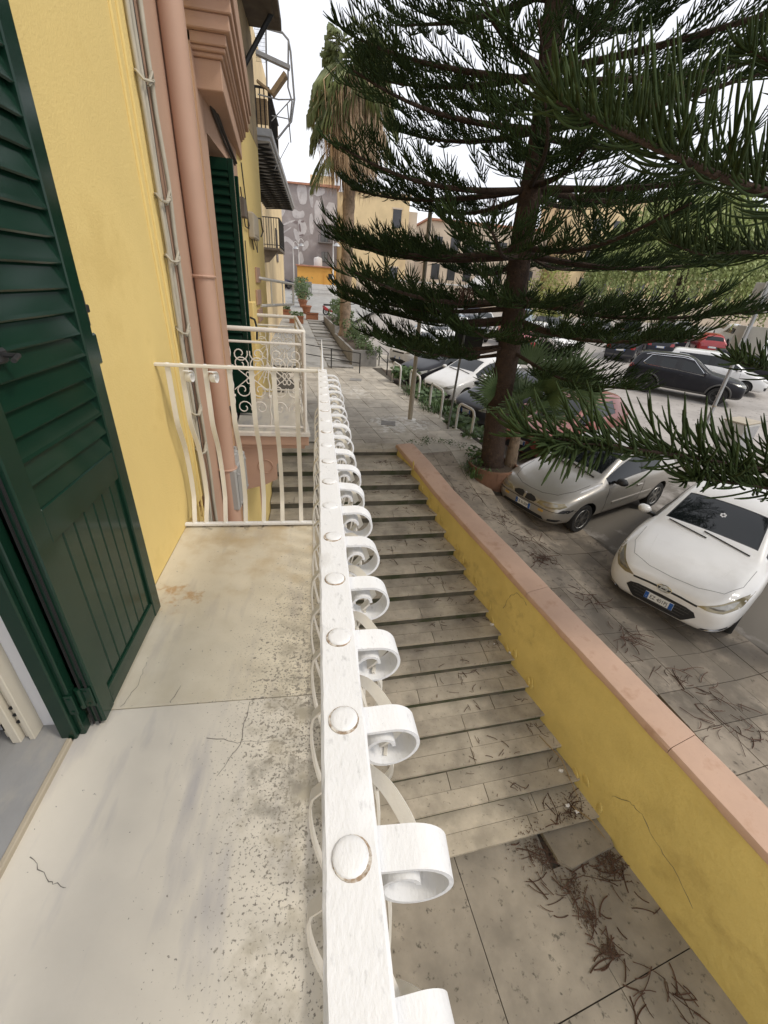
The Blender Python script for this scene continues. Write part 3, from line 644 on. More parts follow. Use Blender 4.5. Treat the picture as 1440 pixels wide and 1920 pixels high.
# scroll: flat bar curling out from under the top bar, cross-section in x,z
def spiral(cx, cz, r0, r1, a0, a1, n): return [(cx+(r0+(r1-r0)*i/n)*cos(a0+(a1-a0)*i/n), 0, cz+(r0+(r1-r0)*i/n)*sin(a0+(a1-a0)*i/n)) for i in range(n+1)]
sc_pts = [(-.02,0,.0),(.005,0,.0)]+spiral2()   # pivot at the bar
def scroll_mesh(w): return MB().bar(sc_pts,(0,1,0),w,.0045).mesh('scroll', m_white, 40)
scroll = [scroll_mesh(.036), scroll_mesh(.033)]
def smooth(cp, n=5):
    cp = [Vector(c) for c in cp]; c2 = [cp[0]*2-cp[1]]+cp+[cp[-1]*2-cp[-2]]; out = []
    for i in range(1, len(c2)-2):
        for k in range(n):
            t = k/n; a, b, c, d = c2[i-1:i+3]; out.append(.5*((2*b)+(c-a)*t+(2*a-5*b+4*c-d)*t*t+(3*b-a-3*c+d)*t**3))
    return out+[cp[-1]]
hang = MB().bar(smooth([(.082,.004,.925),(.098,.02,.87),(.104,.05,.78),(.088,.09,.66),(.045,.12,.56)]),(.25,1,0),.016,.004).mesh('hanging_strap', m_cream, 40)
crs = MB().bar(smooth([(.03,.13,.87),(.045,.112,.93),(.068,.075,.962),(.088,.035,.962),(.098,.008,.945)]),(.75,.35,.55),.015,.004).mesh('cross_strap', m_cream, 40)
# baluster: straight above, bellied outwards below
def belly(z):
    if z > .72: return 0
    if z > .46: t = (.72-z)/.26; return .085*(3*t*t-2*t**3)
    if z > .17: return .085+.012*sin((.46-z)/.29*pi)
    return max(0, .085*(z-.03)/.14)
bz = [.06,.10,.14,.17,.20,.26,.32,.38,.44,.48,.52,.56,.60,.64,.68,.72,.8,.9,.998]
bal_side = MB().bar([(.025+belly(z),0,z) for z in bz],(0,1,0),.022,.006).mesh('baluster', m_cream, 30)
bal_end = MB().bar([(0,belly(z),z) for z in [.02]+bz],(1,0,0),.026,.006).mesh('baluster', m_cream, 30)
# lyre strap: swings inwards over the slab, then out to the scroll
lyr = MB().bar([(.025+.105*(1-u)*u*4*-.42*(1 if u < .5 else 1)+.07*max(0,u-.62)**.8*2.0,.0+.02*sin(u*pi),.50+.44*u) for u in [i/16 for i in range(17)]],(0,1,0),.016,.004).mesh('lyre_strap', m_cream, 40)
lyr2 = MB().bar([(.105*cos(a)*.75+.02, .065*sin(a*1.0), .62+.19*sin(a)) for a in [R(-75)+R(160)*i/16 for i in range(17)]],(.2,1,0),.014,.004).mesh('curved_strap', m_cream, 40)
y = .1655-.13*4; i = 0
while y < YE-.05:
    jy = rr.uniform(-.004,.004); sj = .022 if 0 < y < .1 else 0      # one scroll was set out of step
    o = link('rivet', rivet, rail); o.location = Vector((.026+rr.uniform(-.002,.002),y+jy,H+.0128))-rail.location; o.scale = (rr.uniform(.92,1.05),)*2+(1,)
    if rr.random() < .35 or abs(y-.29) < .05 or abs(y-.166) < .05:
        q = link('rust_ring', ring, rail); q.location = Vector((.0255,y+jy-.001,H+.0131))-rail.location
    s_ = link('scroll', scroll[i%2], rail); s_.location = Vector((.05+rr.uniform(-.002,.003),y+.014+sj,.992+rr.uniform(-.003,.002)))-rail.location; s_.rotation_euler = (rr.uniform(-.06,.06),rr.uniform(-.08,.08),rr.uniform(-.08,.08))
    if sj: s_.scale = (.72,1,.9)
    for nm, me_ in (('hanging_strap', hang), ('cross_strap', crs))[:2 if y > .1 else 1]:
        c = link(nm, me_, rail); c.location = Vector((0,y+.014+sj+rr.uniform(-.004,.004),0))-rail.location; c.rotation_euler.z = rr.uniform(-.04,.04)
    b = link('baluster', bal_side, rail); b.location = Vector((0,y,0))-rail.location
    l_ = link('lyre_strap', lyr, rail); l_.location = Vector((0,y+.03,0))-rail.location; l_.rotation_euler.z = rr.uniform(-.1,.1)
    l_ = link('curved_strap', lyr2, rail); l_.location = Vector((0,y+.065,0))-rail.location
    y += .13; i += 1
for x in (-.79,-.72,-.60,-.475,-.36,-.24,-.118):
    b = link('baluster', bal_end, rail); b.location = Vector((x,YE-.015,0))-rail.location; b.rotation_euler.z = rr.uniform(-.08,.08)
    o = link('rivet', rivet, rail); o.location = Vector((x,YE-.015,H+.011))-rail.location; o.scale = (.7,.7,1)
    o = link('rivet', rivet, rail); o.location = Vector((x,YE-.015,.030))-rail.location; o.scale = (.75,.75,1)
for x in (-.69,-.565):
    s_ = link('scroll', scroll[1], rail); s_.location = Vector((x,YE-.04,.98))-rail.location; s_.scale = (.6,1,.8); s_.rotation_euler.z = 1.2
# ---------------------------------------------------------------- cars
def paint(name, col, metal=0, rough=.28, dirt=(.3,.26,.2), dl=.66):
    k = .25 if max(col) > .15 else .03
    return M(name, col, rough, metal, var=.04, scale=1.2, c2=tuple(c*(1-k)+d*k for c, d in zip(col, dirt)), c2s=2.2, c2lo=.5, c2hi=.85, coat=.6 if k > .1 else 0, spec=.5 if k > .1 else .28)
c_white = paint('white_car_paint', (.74,.73,.71)); c_silver = paint('silver_car_paint', (.40,.375,.335), .55, .34)
c_black = paint('black_car_paint', (.012,.012,.016)); c_red = paint('red_car_paint', (.34,.018,.022)); c_fade = paint('faded_red_car_paint', (.27,.062,.045), 0, .45)
c_dark = paint('charcoal_car_paint', (.035,.037,.045)); c_blue = paint('pale_blue_car_paint', (.30,.36,.42), .4); c_navy = paint('navy_car_paint', (.03,.035,.07)); c_grey = paint('grey_car_paint', (.26,.26,.26), .4)
c_trim = M('black_plastic_trim', (.018,.018,.019), .6, var=.2, scale=8); c_clad = M('grey_bumper_plastic', (.075,.072,.068), .65, var=.15, scale=5)
c_glass = M('car_glass', (.008,.010,.011), .03, var=.1, scale=1, spec=.5)
c_arch = M('wheel_arch', (.008,.008,.008), .95, var=.1, scale=4)
c_pil = M('pillar_black', (.009,.009,.010), .35, var=.1, scale=4); c_tyre = M('tyre_rubber', (.018,.017,.016), .85, var=.2, scale=10); c_rim = M('alloy_rim', (.36,.35,.33), .35, .8, var=.1, scale=8); c_rimd = M('dark_alloy_rim', (.11,.105,.10), .4, .7, var=.1, scale=8)
c_lamp = M('headlight_lens', (.30,.29,.25), .10, .2, var=.25, scale=7, coat=.8); c_lampy = M('yellowed_headlight_lens', (.26,.22,.13), .14, .2, var=.3, scale=9, coat=.8)
c_refl = M('lamp_reflector', (.34,.33,.30), .25, .5, var=.2, scale=20); c_tail = M('red_lamp_lens', (.30,.02,.02), .15, var=.2, scale=10, coat=.6); c_amber = M('amber_lamp_lens', (.55,.33,.08), .2, var=.15, scale=10)
c_chrome = M('chrome', (.65,.65,.66), .12, 1, var=.05, scale=5)
c_plate = M('number_plate_white', (.72,.72,.70), .4, var=.03, scale=10); c_pblue = M('number_plate_blue', (.02,.10,.36), .4, var=.05, scale=10); c_ink = M('black_lettering', (.01,.01,.01), .5, var=.1, scale=10); c_pw = M('white_lettering', (.8,.8,.8), .5, var=.02, scale=10)

def tyre_mesh(R_, w):
    return MB().lathe([(R_*.66,-w/2+.01),(R_*.93,-w/2),(R_*.985,-w/2+.02),(R_,-w/4),(R_,w/4),(R_*.985,w/2-.02),(R_*.93,w/2),(R_*.66,w/2-.01)],28,Matrix.Rotation(-pi/2,4,'X')).mesh('tyre', c_tyre, 40)
def rim_mesh(R_, w, n, mt, twin=False):
    mb = MB(); T = Matrix.Rotation(-pi/2,4,'X'); ro = R_*.68
    mb.lathe([(ro*.90,w/2-.05),(ro,w/2-.012),(ro*.97,w/2-.002),(ro*.90,w/2-.015),(ro*.86,w/2-.06)],28,T)
    mb.lathe([(.001,w/2-.075),(ro*.9,w/2-.08)],20,T,mi=1)
    mb.lathe([(ro*.26,w/2-.06),(ro*.24,w/2-.012),(ro*.1,w/2-.004),(.001,w/2-.004)],14,T)
    for k in range(n):
        for d in ((-.11,.11) if twin else (0,)):
            a = 2*pi*k/n; ww = .12 if twin else (.34 if n < 7 else .2)
            pts = []
            for rr_, s in ((ro*.16,1),(ro*.92,.72)):
                for sg in (-1,1):
                    aa = a+d*(1.6 if rr_ > .1 else .6); pts.append((rr_*cos(aa)-sg*sin(aa)*ro*ww*.5*s, rr_*sin(aa)+sg*cos(aa)*ro*ww*.5*s))
            q = [pts[0],pts[2],pts[3],pts[1]]
            V = [T@Vector((p[0],p[1],z)) for z in (w/2-.045,w/2-.010) for p in q]
            mb.add(V,[(3,2,1,0),(4,5,6,7),(0,1,5,4),(1,2,6,5),(2,3,7,6),(3,0,4,7)])
    return mb.mesh('rim', [mt, c_arch], 30)

def car_spec(kind):
    d = dict(L=4.0,W=1.72,H=1.47,zb=.19,axf=1.2,axr=-1.35,R=.30,nz=.70,hz=.985,cowl=.98,wsb=.82,rf=.10,b1=-.32,b2=-.40,c1=-1.16,c2=-1.24,rr=-1.45,tt=-1.70,tb=-1.91,bz=.89,bz2=.985,dz=1.05,rw=.68,clad=False,tl=1.0)
    if kind == 'city': d.update(L=3.72,W=1.69,H=1.43,axf=1.11,axr=-1.27,R=.285,nz=.655,hz=.93,cowl=.86,wsb=.68,rf=-.08,b1=-.50,b2=-.57,c1=-1.14,c2=-1.22,rr=-1.32,tt=-1.58,tb=-1.80,bz=.86,bz2=.93,dz=.98,rw=.70)
    if kind == 'suv': d.update(L=4.43,W=1.81,H=1.66,zb=.27,axf=1.33,axr=-1.275,R=.355,nz=.88,hz=1.10,cowl=.98,wsb=.86,rf=.16,b1=-.28,b2=-.36,c1=-1.12,c2=-1.18,rr=-1.62,tt=-1.92,tb=-2.10,bz=1.02,bz2=1.10,dz=1.16,rw=.70,clad=True)
    if kind == 'minivan': d.update(L=4.3,W=1.74,H=1.62,axf=1.25,axr=-1.44,R=.30,nz=.72,hz=1.02,cowl=1.18,wsb=1.02,rf=.28,b1=-.22,b2=-.30,c1=-1.05,c2=-1.12,rr=-1.78,tt=-1.98,tb=-2.10,bz=.94,bz2=.98,dz=1.02,rw=.72)
    if kind == 'crossover': d.update(L=4.2,W=1.79,H=1.55,zb=.24,axf=1.28,axr=-1.32,R=.33,nz=.83,hz=1.05,cowl=.95,wsb=.82,rf=.10,bz=.97,bz2=1.06,dz=1.12,tt=-1.74,tb=-1.98,rr=-1.48,clad=True)
    return d
def body_bm(d):
    w = d['W']/2; xf = d['L']/2; xr = -xf; zb = d['zb']; nz, hz, bz, bz2, H = d['nz'], d['hz'], d['bz'], d['bz2'], d['H']
    hl = lambda t: nz+(hz-nz)*t
    def bl(x): return bz+(bz2-bz)*min(1,max(0,(d['wsb']-x)/(d['wsb']-d['tb'])))
    rw = d['rw']*w
    st = [(xf,.56*w,zb+.14,nz-.20,nz-.13,.44*w,0),(xf-.04,.74*w,zb+.05,nz-.12,nz-.03,.60*w,0),(xf-.15,.885*w,zb+.01,nz-.06,nz+.05,.70*w,0),
          (xf-.40,.965*w,zb,bz-.13,hl(.5),.77*w,0),(xf-.78,.995*w,zb,bz-.055,hl(.80),.81*w,0),(d['cowl'],w,zb,bz-.015,hl(1)-.005,.83*w,0),
          (d['wsb'],w,zb,bz,hl(1)+.035,.82*w,0),(d['rf'],w,zb,bl(d['rf']),H-.035,rw,1),(d['b1'],w,zb,bl(d['b1']),H,rw*.995,1),(d['b2'],w,zb,bl(d['b2']),H,rw*.99,1),
          (d['c1'],.998*w,zb,bl(d['c1']),H-.012,rw*.96,1),(d['c2'],.995*w,zb,bl(d['c2']),H-.018,rw*.955,1),(d['rr'],.985*w,zb,bl(d['rr']),H-.035,rw*.93,1),
          (d['tt'],.965*w,zb+.01,bl(d['tt']),H-.075,rw*.90,1),(d['tb'],.93*w,zb+.03,d['bz2'],d['dz'],.76*w,0),(xr+.05,.90*w,zb+.05,d['bz2']-.10,d['bz2']-.02,.74*w,0),
          (xr+.005,.84*w,zb+.10,.72,.78,.66*w,0),(xr,.70*w,zb+.14,.66,.70,.55*w,0)]
    bm = bmesh.new(); rings = []
    for x, ww, b, s, t, wt, gh in st:
        zm = (b+s)/2+.04
        hp = [(0,b),(ww*.80,b),(ww*.955,b+.075),(ww*1.0,zm),(ww*.99,s-.085),(ww*.955,s),(wt,t-(.085 if gh else .035)),(wt*.91,t-(.028 if gh else .012)),(wt*.5,t-.004),(0,t+.008)]
        full = hp+[(-y,z) for y, z in hp[8:0:-1]]
        rings.append([bm.verts.new((x,y,z)) for y, z in full])
    n = 18
    def mat(i, j):
        j = j if j < 9 else 17-j
        if j in (7,8) and (i == 6 or i == 13): return 1
        if j == 5 and i in ((6,7,9,11) if d.get('q') else (6,7,9)): return 1
        if j == 5 and (i == 8 or (i == 10 and d.get('q'))): return 3
        if d['clad'] and j in (0,1): return 2
        return 0
    for i in range(len(st)-1):
        for j in range(n):
            f = bm.faces.new((rings[i][j],rings[i+1][j],rings[i+1][(j+1)%n],rings[i][(j+1)%n])); f.material_index = mat(i, j)
    for e in (0,-1):
        r = rings[e]
        for j in range(9):
            q = (r[j],r[j+1],r[17-j],r[(18-j)%18]) if j else (r[0],r[1],r[17])
            if j == 8: q = (r[8],r[9],r[10])
            f = bm.faces.new(q if e == 0 else q[::-1]); f.material_index = 0
    bmesh.ops.recalc_face_normals(bm, faces=bm.faces[:])
    return bm
_types = {}
def car_type(kind, quarter=True):
    """evaluated body mesh with glass regions and cut wheel arches"""
    if kind in _types: return _types[kind]
    d = car_spec(kind); d['q'] = kind in ('suv','minivan')
    me = bpy.data.meshes.new('car'); bm = body_bm(d); bm.to_mesh(me); bm.free()
    for _ in range(4): me.materials.append(c_trim)
    o = bpy.data.objects.new('car', me); COL.objects.link(o)
    m = o.modifiers.new('s','SUBSURF'); m.levels = m.render_levels = 2
    cb = MB()
    for x in (d['axf'], d['axr']):
        for s in (-1, 1):
            cb.lathe([(d['R']+.05,-.2),(d['R']+.05,.2)],32,Matrix.Translation((x,s*(d['W']/2-.02),d['R']+.01))@Matrix.Rotation(pi/2,4,'X'),mi=3)
    cm = bpy.data.meshes.new('cut'); cm.from_pydata(cb.v,[],cb.f)
    for _ in range(4): cm.materials.append(c_trim)
    cm.polygons.foreach_set('material_index', cb.m); co = bpy.data.objects.new('cut', cm); COL.objects.link(co)
    bmm = bmesh.new(); bmm.from_mesh(cm); bmesh.ops.recalc_face_normals(bmm, faces=bmm.faces[:]); bmm.to_mesh(cm); bmm.free()
    b = o.modifiers.new('b','BOOLEAN'); b.operation = 'DIFFERENCE'; b.object = co; b.solver = 'EXACT'
    dg = bpy.context.evaluated_depsgraph_get(); ev = bpy.data.meshes.new_from_object(o.evaluated_get(dg))
    bpy.data.objects.remove(o); bpy.data.objects.remove(co)
    bm = bmesh.new(); bm.from_mesh(ev)
    gl = [f for f in bm.faces if f.material_index == 1]
    r = bmesh.ops.inset_region(bm, faces=gl, thickness=.016, depth=-.004, use_even_offset=True)
    for f in r['faces']: f.material_index = 3
    bm.normal_update(); bm.faces.ensure_lookup_table()
    bvh = BVHTree.FromBMesh(bm)
    # split glass into its panes
    seen = set(); panes = []
    for f in bm.faces:
        if f.material_index != 1 or f.index in seen: continue
        grp = []; stk = [f]; seen.add(f.index)
        while stk:
            q = stk.pop(); grp.append(q)
            for e in q.edges:
                for k in e.link_faces:
                    if k.material_index == 1 and k.index not in seen: seen.add(k.index); stk.append(k)
        c = sum((q.calc_center_median() for q in grp), Vector())/len(grp)
        panes.append((grp, c))
    def sub(faces, name, mats):
        idx = {}; V = []; F = []; Mi = []
        for f in faces:
            t = []
            for v in f.verts:
                if v.index not in idx: idx[v.index] = len(V); V.append(tuple(v.co))
                t.append(idx[v.index])
            F.append(t); Mi.append(f.material_index)
        mm = bpy.data.meshes.new(name); mm.from_pydata(V,[],F)
        for m_ in mats: mm.materials.append(m_)
        mm.polygons.foreach_set('material_index', Mi if len(mats) > 1 else [0]*len(F))
        mm.polygons.foreach_set('use_smooth',[True]*len(F)); mm.set_sharp_from_angle(angle=R(38)); return mm
    bm.verts.index_update()
    body = sub([f for f in bm.faces if f.material_index != 1], 'car_body', [c_white, c_glass, c_trim, c_pil])
    gm = []
    for grp, c in panes:
        nm = 'windscreen' if abs(c.y) < .1 and c.x > 0 else ('rear_window' if abs(c.y) < .1 else 'side_window')
        gm.append((nm, sub(grp, nm, [c_glass])))
    bm.free()
    _types[kind] = (d, body, gm, bvh); return _types[kind]

DIRS = {'front':(Vector((4,0,0)),Vector((-1,0,0)),lambda a,b:Vector((0,a,b))),'rear':(Vector((-4,0,0)),Vector((1,0,0)),lambda a,b:Vector((0,a,b))),
        'left':(Vector((0,3,0)),Vector((0,-1,0)),lambda a,b:Vector((a,0,b))),'right':(Vector((0,-3,0)),Vector((0,1,0)),lambda a,b:Vector((a,0,b))),
        'top':(Vector((0,0,4)),Vector((0,0,-1)),lambda a,b:Vector((a,b,0)))}
def hit(bvh, view, a, b, off=0):
    o, d, f = DIRS[view]; p = o+f(a,b); h = bvh.ray_cast(p, d)
    if h[0] is None: h = bvh.find_nearest(p+d*2.2)
    return h[0]-d*off
def patch(bvh, view, poly, name, mt, parent, off=.004, cuts=4, th=.016, smooth=60):
    off = off+.003
    bm = bmesh.new(); vs = [bm.verts.new((p[0],p[1],0)) for p in poly]; bm.faces.new(vs)
    bmesh.ops.triangulate(bm, faces=bm.faces[:])
    for _ in range(cuts-1):
        es = [e for e in bm.edges if e.calc_length() > .05]
        if es: bmesh.ops.subdivide_edges(bm, edges=es, cuts=1); bmesh.ops.triangulate(bm, faces=bm.faces[:])
    V0 = [hit(bvh, view, v.co.x, v.co.y, off) for v in bm.verts]; d = DIRS[view][1]
    F0 = [[v.index for v in f.verts] for f in bm.faces]; bm.verts.index_update()
    n = len(V0); E = {}
    for f in F0:
        for i in range(len(f)):
            k = (f[i],f[(i+1)%len(f)]); E[k] = E.get(k,0)+1
    F = list(F0)+[[i+n for i in f[::-1]] for f in F0]+[[a,b,b+n,a+n] for (a,b) in E if (b,a) not in E]
    bm.free(); mb = MB(); mb.add(V0+[v+d*th for v in V0], F)
    me = mb.mesh(name, mt, smooth)
    b2 = bmesh.new(); b2.from_mesh(me); bmesh.ops.recalc_face_normals(b2, faces=b2.faces[:]); b2.to_mesh(me); b2.free()
    return link(name, me, parent)
def seam(bvh, view, pts, mb, r=.0035, off=.0, n=6):
    P_ = []
    for a, b in zip(pts, pts[1:]):
        for i in range(n): P_.append(hit(bvh, view, a[0]+(b[0]-a[0])*i/n, a[1]+(b[1]-a[1])*i/n, off))
    P_.append(hit(bvh, view, *pts[-1], off)); mb.tube(P_, r, 4)
mir = lambda poly: [(-y, z) for y, z in poly]
def plate(bvh, view, y, z, txt, parent, w=.36, h=.11):
    s = 1 if view == 'front' else -1
    x = max(hit(bvh, view, y+dy, z).x*s for dy in (-.15,0,.15))+.014
    e = tag(link('number_plate', MB().bbox(-.004,.004,-w/2,w/2,-h/2,h/2,.002).mesh('number_plate', c_plate), parent)); e.location = (x*s,y,z)
    if view == 'rear': e.rotation_euler.z = pi
    for sg in (-1,1): link('blue_band', MB().box(.0042,.0052,sg*(w/2-.026)-.024,sg*(w/2-.026)+.024,-h/2+.003,h/2-.003).mesh('blue_band', c_pblue), e)
    if txt:
        t = text_mesh(txt, .098, .0006); t.materials.append(c_ink); o = link('lettering', t, e)
        o.matrix_local = Matrix.Translation((.0050,0,-.002))@Matrix(((0,0,1,0),(1,0,0,0),(0,1,0,0),(0,0,0,1)))@Matrix.Diagonal((.62,.85,1,1))
        t = text_mesh('I', .035, .0006); t.materials.append(c_pw); o = link('lettering', t, e)
        o.matrix_local = Matrix.Translation((.0056,-w/2+.026,-.02))@Matrix(((0,0,1,0),(1,0,0,0),(0,1,0,0),(0,0,0,1)))
    return e
_wm = {}
def car(label, kind, mt, x, y, hd, zf, rim=None, spokes=5, twin=False, rails=False, name='parked_car', group=None, detail=2, roofmt=None):
    d, body, gm, bvh = car_type(kind)
    h = Vector(hd).normalized(); a = zf(x+h.x*1.2,y+h.y*1.2); b = zf(x-h.x*1.2,y-h.y*1.2)
    F = Vector((h.x*2.4,h.y*2.4,a-b)).normalized(); Lf = Vector((-h.y,h.x,0)); U = F.cross(Lf); 
    t = thing(name, label, 'car', group=group)
    t.matrix_world = Matrix(((F.x,Lf.x,U.x,x),(F.y,Lf.y,U.y,y),(F.z,Lf.z,U.z,(a+b)/2),(0,0,0,1)))
    bm_ = body.copy(); bm_.materials[0] = mt; bm_.materials[2] = c_clad if d['clad'] else c_trim
    bd = link('body', bm_, t)
    for nm, me in gm: link(nm, me, t)
    rk = rim or c_rim; k = (d['R'], spokes, twin, rk.name)
    if k not in _wm: _wm[k] = (tyre_mesh(d['R'], .175), rim_mesh(d['R'], .175, spokes, rk, twin))
    for ax in ('axf','axr'):
        for s in (1,-1):
            w = bpy.data.objects.new('wheel', None); COL.objects.link(w); w.parent = t; w.empty_display_size = .1
            w.location = (d[ax], s*(d['W']/2-.125), d['R']); w.rotation_euler = (0, rnd.uniform(0,6), 0 if s > 0 else pi)
            link('tyre', _wm[k][0], w); link('rim', _wm[k][1], w)
    W2 = d['W']/2
    if detail:
        for s, v in ((1,'left'),(-1,'right')):
            mb = MB(); xm = d['wsb']-.28
            bm = bmesh.new(); bmesh.ops.create_uvsphere(bm, u_segments=12, v_segments=8, radius=1)
            for q in bm.verts:
                if q.co.x < -.15: q.co.x = -.15
            mb.bm(bm, 0, Matrix.Translation((xm+.02,s*(W2+.085),d['bz']+.10))@Matrix.Diagonal((.10,.105,.068,1)))
            mb.bbox(xm-.02,xm+.05,min(s*(W2-.07),s*(W2+.03)),max(s*(W2-.07),s*(W2+.03)),d['bz']+.03,d['bz']+.075,.008,mi=1)
            link('wing_mirror', mb.mesh('wing_mirror', [mt if kind != 'city' else c_trim, c_trim], 40), t)
        for s, v in ((1,'left'),(-1,'right')):
            mb = MB()
            zt = d['bz']; x0 = d['wsb']-.10; xb = (d['b1']+d['b2'])/2
            seam(bvh, v, [(x0,zt-.03),(x0+.02,zt-.25),(x0-.02,d['zb']+.12),(xb,d['zb']+.10),(xb-.01,zt+.0)], mb)
            if kind != 'city':
                seam(bvh, v, [(xb,d['zb']+.10),(d['axr']+d['R']+.10,d['zb']+.10)], mb); seam(bvh, v, [(d['axr']+d['R']+.10,d['zb']+.12),(d['axr']+d['R']*.8+.05,d['R']*2+.08),(d['c1']+.02,zt+.05)], mb)
            link('door_seam', mb.mesh('door_seam', c_trim), bd)
            for xh in ((xb+.16,) if kind == 'city' else (xb+.16, d['c1']+.10)):
                p = hit(bvh, v, xh, zt-.12, .012); link('door_handle', MB().bbox(p.x-.09,p.x+.09,p.y-.014,p.y+.014,p.z-.016,p.z+.016,.008).mesh('door_handle', mt), t)
            p = [(x0-.05,d['zb']+.25),(d['axr']+d['R']+.16,d['zb']+.27),(d['axr']+d['R']+.16,d['zb']+.31),(x0-.05,d['zb']+.29)]
        mb = MB(); xw_ = d['wsb']+.05
        for y0, y1 in ((.55,-.05),(.02,-.52)):
            p0 = hit(bvh,'top',xw_,y0,.012); p1 = hit(bvh,'top',xw_-.10,y1,.012); pm = hit(bvh,'top',xw_-.045,(y0+y1)/2,.014); mb.tube([p0,pm,p1],.009,5)
        link('wiper', mb.mesh('wiper', c_trim), t)
    if rails:
        for s in (1,-1):
            mb = MB(); pts = []
            for i in range(9):
                u = i/8; xx = d['rf']-.1+(d['rr']-.05-d['rf']+.1)*u; p = hit(bvh,'top',xx,s*d['rw']*W2*.93,.03 if 0 < i < 8 else -.01); pts.append(p)
            mb.tube(pts,.018,8); link('roof_rail', mb.mesh('roof_rail', c_chrome, 60), t)
    if roofmt: pass
    return t, bd, d, bvh
zf = lambda x, y: lz(y)
zflot = lambda x, y: lz(y)
HD = (-.86,-.48)
def lamps_front(t, bvh, poly, mt=c_lamp, inner=True):
    for q in (poly, mir(poly)):
        h_ = patch(bvh,'front',q,'headlight',mt,t,.003)
        if inner:
            cx = sum(p[0] for p in q)/len(q); cz = sum(p[1] for p in q)/len(q)
            r = [(cx+(p[0]-cx)*.55, cz+(p[1]-cz)*.55) for p in q]; patch(bvh,'front',r,'lamp_reflector',c_refl,h_,.006)

# white hatchback in front of the wall
t, bd, d, bv = car('white hatchback with yellowed headlights parked nose to the ochre wall', 'hatch', c_white, 6.33, 4.84, (-.855,-.519), zf, spokes=8)
lamps_front(t, bv, [(.395,.60),(.52,.585),(.66,.605),(.775,.685),(.805,.80),(.73,.775),(.60,.70)], c_lampy)
patch(bv,'front',[(.40,.49),(.30,.515),(0,.525),(-.30,.515),(-.40,.49),(-.44,.43),(-.31,.285),(0,.275),(.31,.285),(.44,.43)],'lower_grille',c_trim,t,.004)
patch(bv,'front',[(.40,.602),(.2,.617),(0,.622),(-.2,.617),(-.40,.602),(-.40,.580),(-.2,.595),(0,.600),(.2,.595),(.40,.580)],'upper_grille',c_trim,t,.004)
mb = MB()
for i in range(5):
    z = .305+i*.045; pts = [hit(bv,'front',y,z,.007) for y in [(-.36+.72*k/12)*(1-.1*abs(i-3)) for k in range(13)]]; mb.tube(pts,.004,4)
for k in range(15): y = -.36+.72*k/14; mb.tube([hit(bv,'front',y*.85,.30,.007),hit(bv,'front',y,.49,.007)],.003,4)
link('grille_mesh', mb.mesh('grille_mesh', c_clad), t)
for s in (1,-1):
    q = [(s*.52,.275),(s*.66,.30),(s*.79,.37),(s*.80,.43),(s*.755,.40),(s*.66,.335),(s*.54,.305)]
    f_ = patch(bv,'front',q,'fog_light',c_trim,t,.004); patch(bv,'front',[(s*.57,.285),(s*.65,.305),(s*.72,.35),(s*.66,.328),(s*.58,.30)],'lamp_reflector',c_chrome,f_,.007)
mb = MB(); seam(bv,'front',[(-.74,.27),(-.5,.225),(0,.215),(.5,.225),(.74,.27)],mb,.010,.004,8); link('lip_seam', mb.mesh('lip_seam', c_trim), bd)
mb = MB(); seam(bv,'top',[(1.05,.70),(1.45,.68),(1.72,.56),(1.82,.30),(1.845,0),(1.82,-.30),(1.72,-.56),(1.45,-.68),(1.05,-.70)],mb,.003,0,8); link('bonnet_seam', mb.mesh('bonnet_seam', c_clad), bd)
mb = MB()
for s in (1,-1): seam(bv,'top',[(1.15,s*.50),(1.5,s*.44),(1.76,s*.34)],mb,.006,-.002)
link('bonnet_crease', mb.mesh('bonnet_crease', c_white, 60), bd)
p = hit(bv,'front',0,.622,.012); e = link('badge', MB().tube([(0,.085*cos(a),.043*sin(a)) for a in [i*2*pi/28 for i in range(28)]],.0065,6,closed=True).mesh('badge', c_chrome, 60), t); e.location = p+Vector((.004,0,0)); e.rotation_euler.y = -.5
mb = MB(); mb.bar([(0,-.045,-.024),(0,-.038,0),(0,-.018,.028)],(1,0,0),.006,.014); mb.bar([(0,.018,-.028),(0,.038,0),(0,.045,.024)],(1,0,0),.006,.014); mb.bar([(0,-.035,.002),(0,.0,.006),(0,.035,.0)],(1,0,0),.006,.013)
link('emblem', mb.mesh('emblem', c_chrome), e)
plate(bv,'front',0,.425,'EZ 401PJ',t)
mb = MB()
for k in range(6):
    a = k*pi/3; c = hit(bv,'top',.40+.028*cos(a),.02+.028*sin(a),.004); mb.lathe([(.014,0),(.014,.002)],10,Matrix.Translation(c)@Matrix.Rotation(.55,4,'Y'))
link('flower_sticker', mb.mesh('flower_sticker', m_paper), t)

# silver hatchback with split grille
t, bd, d, bv = car('silver three-door hatchback with a dented wing beside the terracotta tree ring', 'city', c_silver, 5.55, 7.19, (-.929,-.371), zf, spokes=6)
lamps_front(t, bv, [(.30,.555),(.33,.61),(.50,.635),(.70,.66),(.755,.615),(.70,.565),(.50,.535)], c_lampy)
for s in (1,-1): patch(bv,'front',[(s*.025,.535),(s*.03,.615),(s*.10,.635),(s*.20,.62),(s*.265,.585),(s*.24,.545),(s*.12,.525)],'grille',c_trim,t,.005)
p = hit(bv,'front',0,.615,.01); link('badge', MB().lathe([(.028,0),(.028,.006),(.02,.008)],16,Matrix.Translation(p)@Matrix.Rotation(pi/2,4,'Y')).mesh('badge', c_chrome, 50), t)
patch(bv,'front',[(-.50,.285),(-.46,.345),(0,.355),(.46,.345),(.50,.285),(0,.275)],'bumper_intake',c_trim,t,.004)
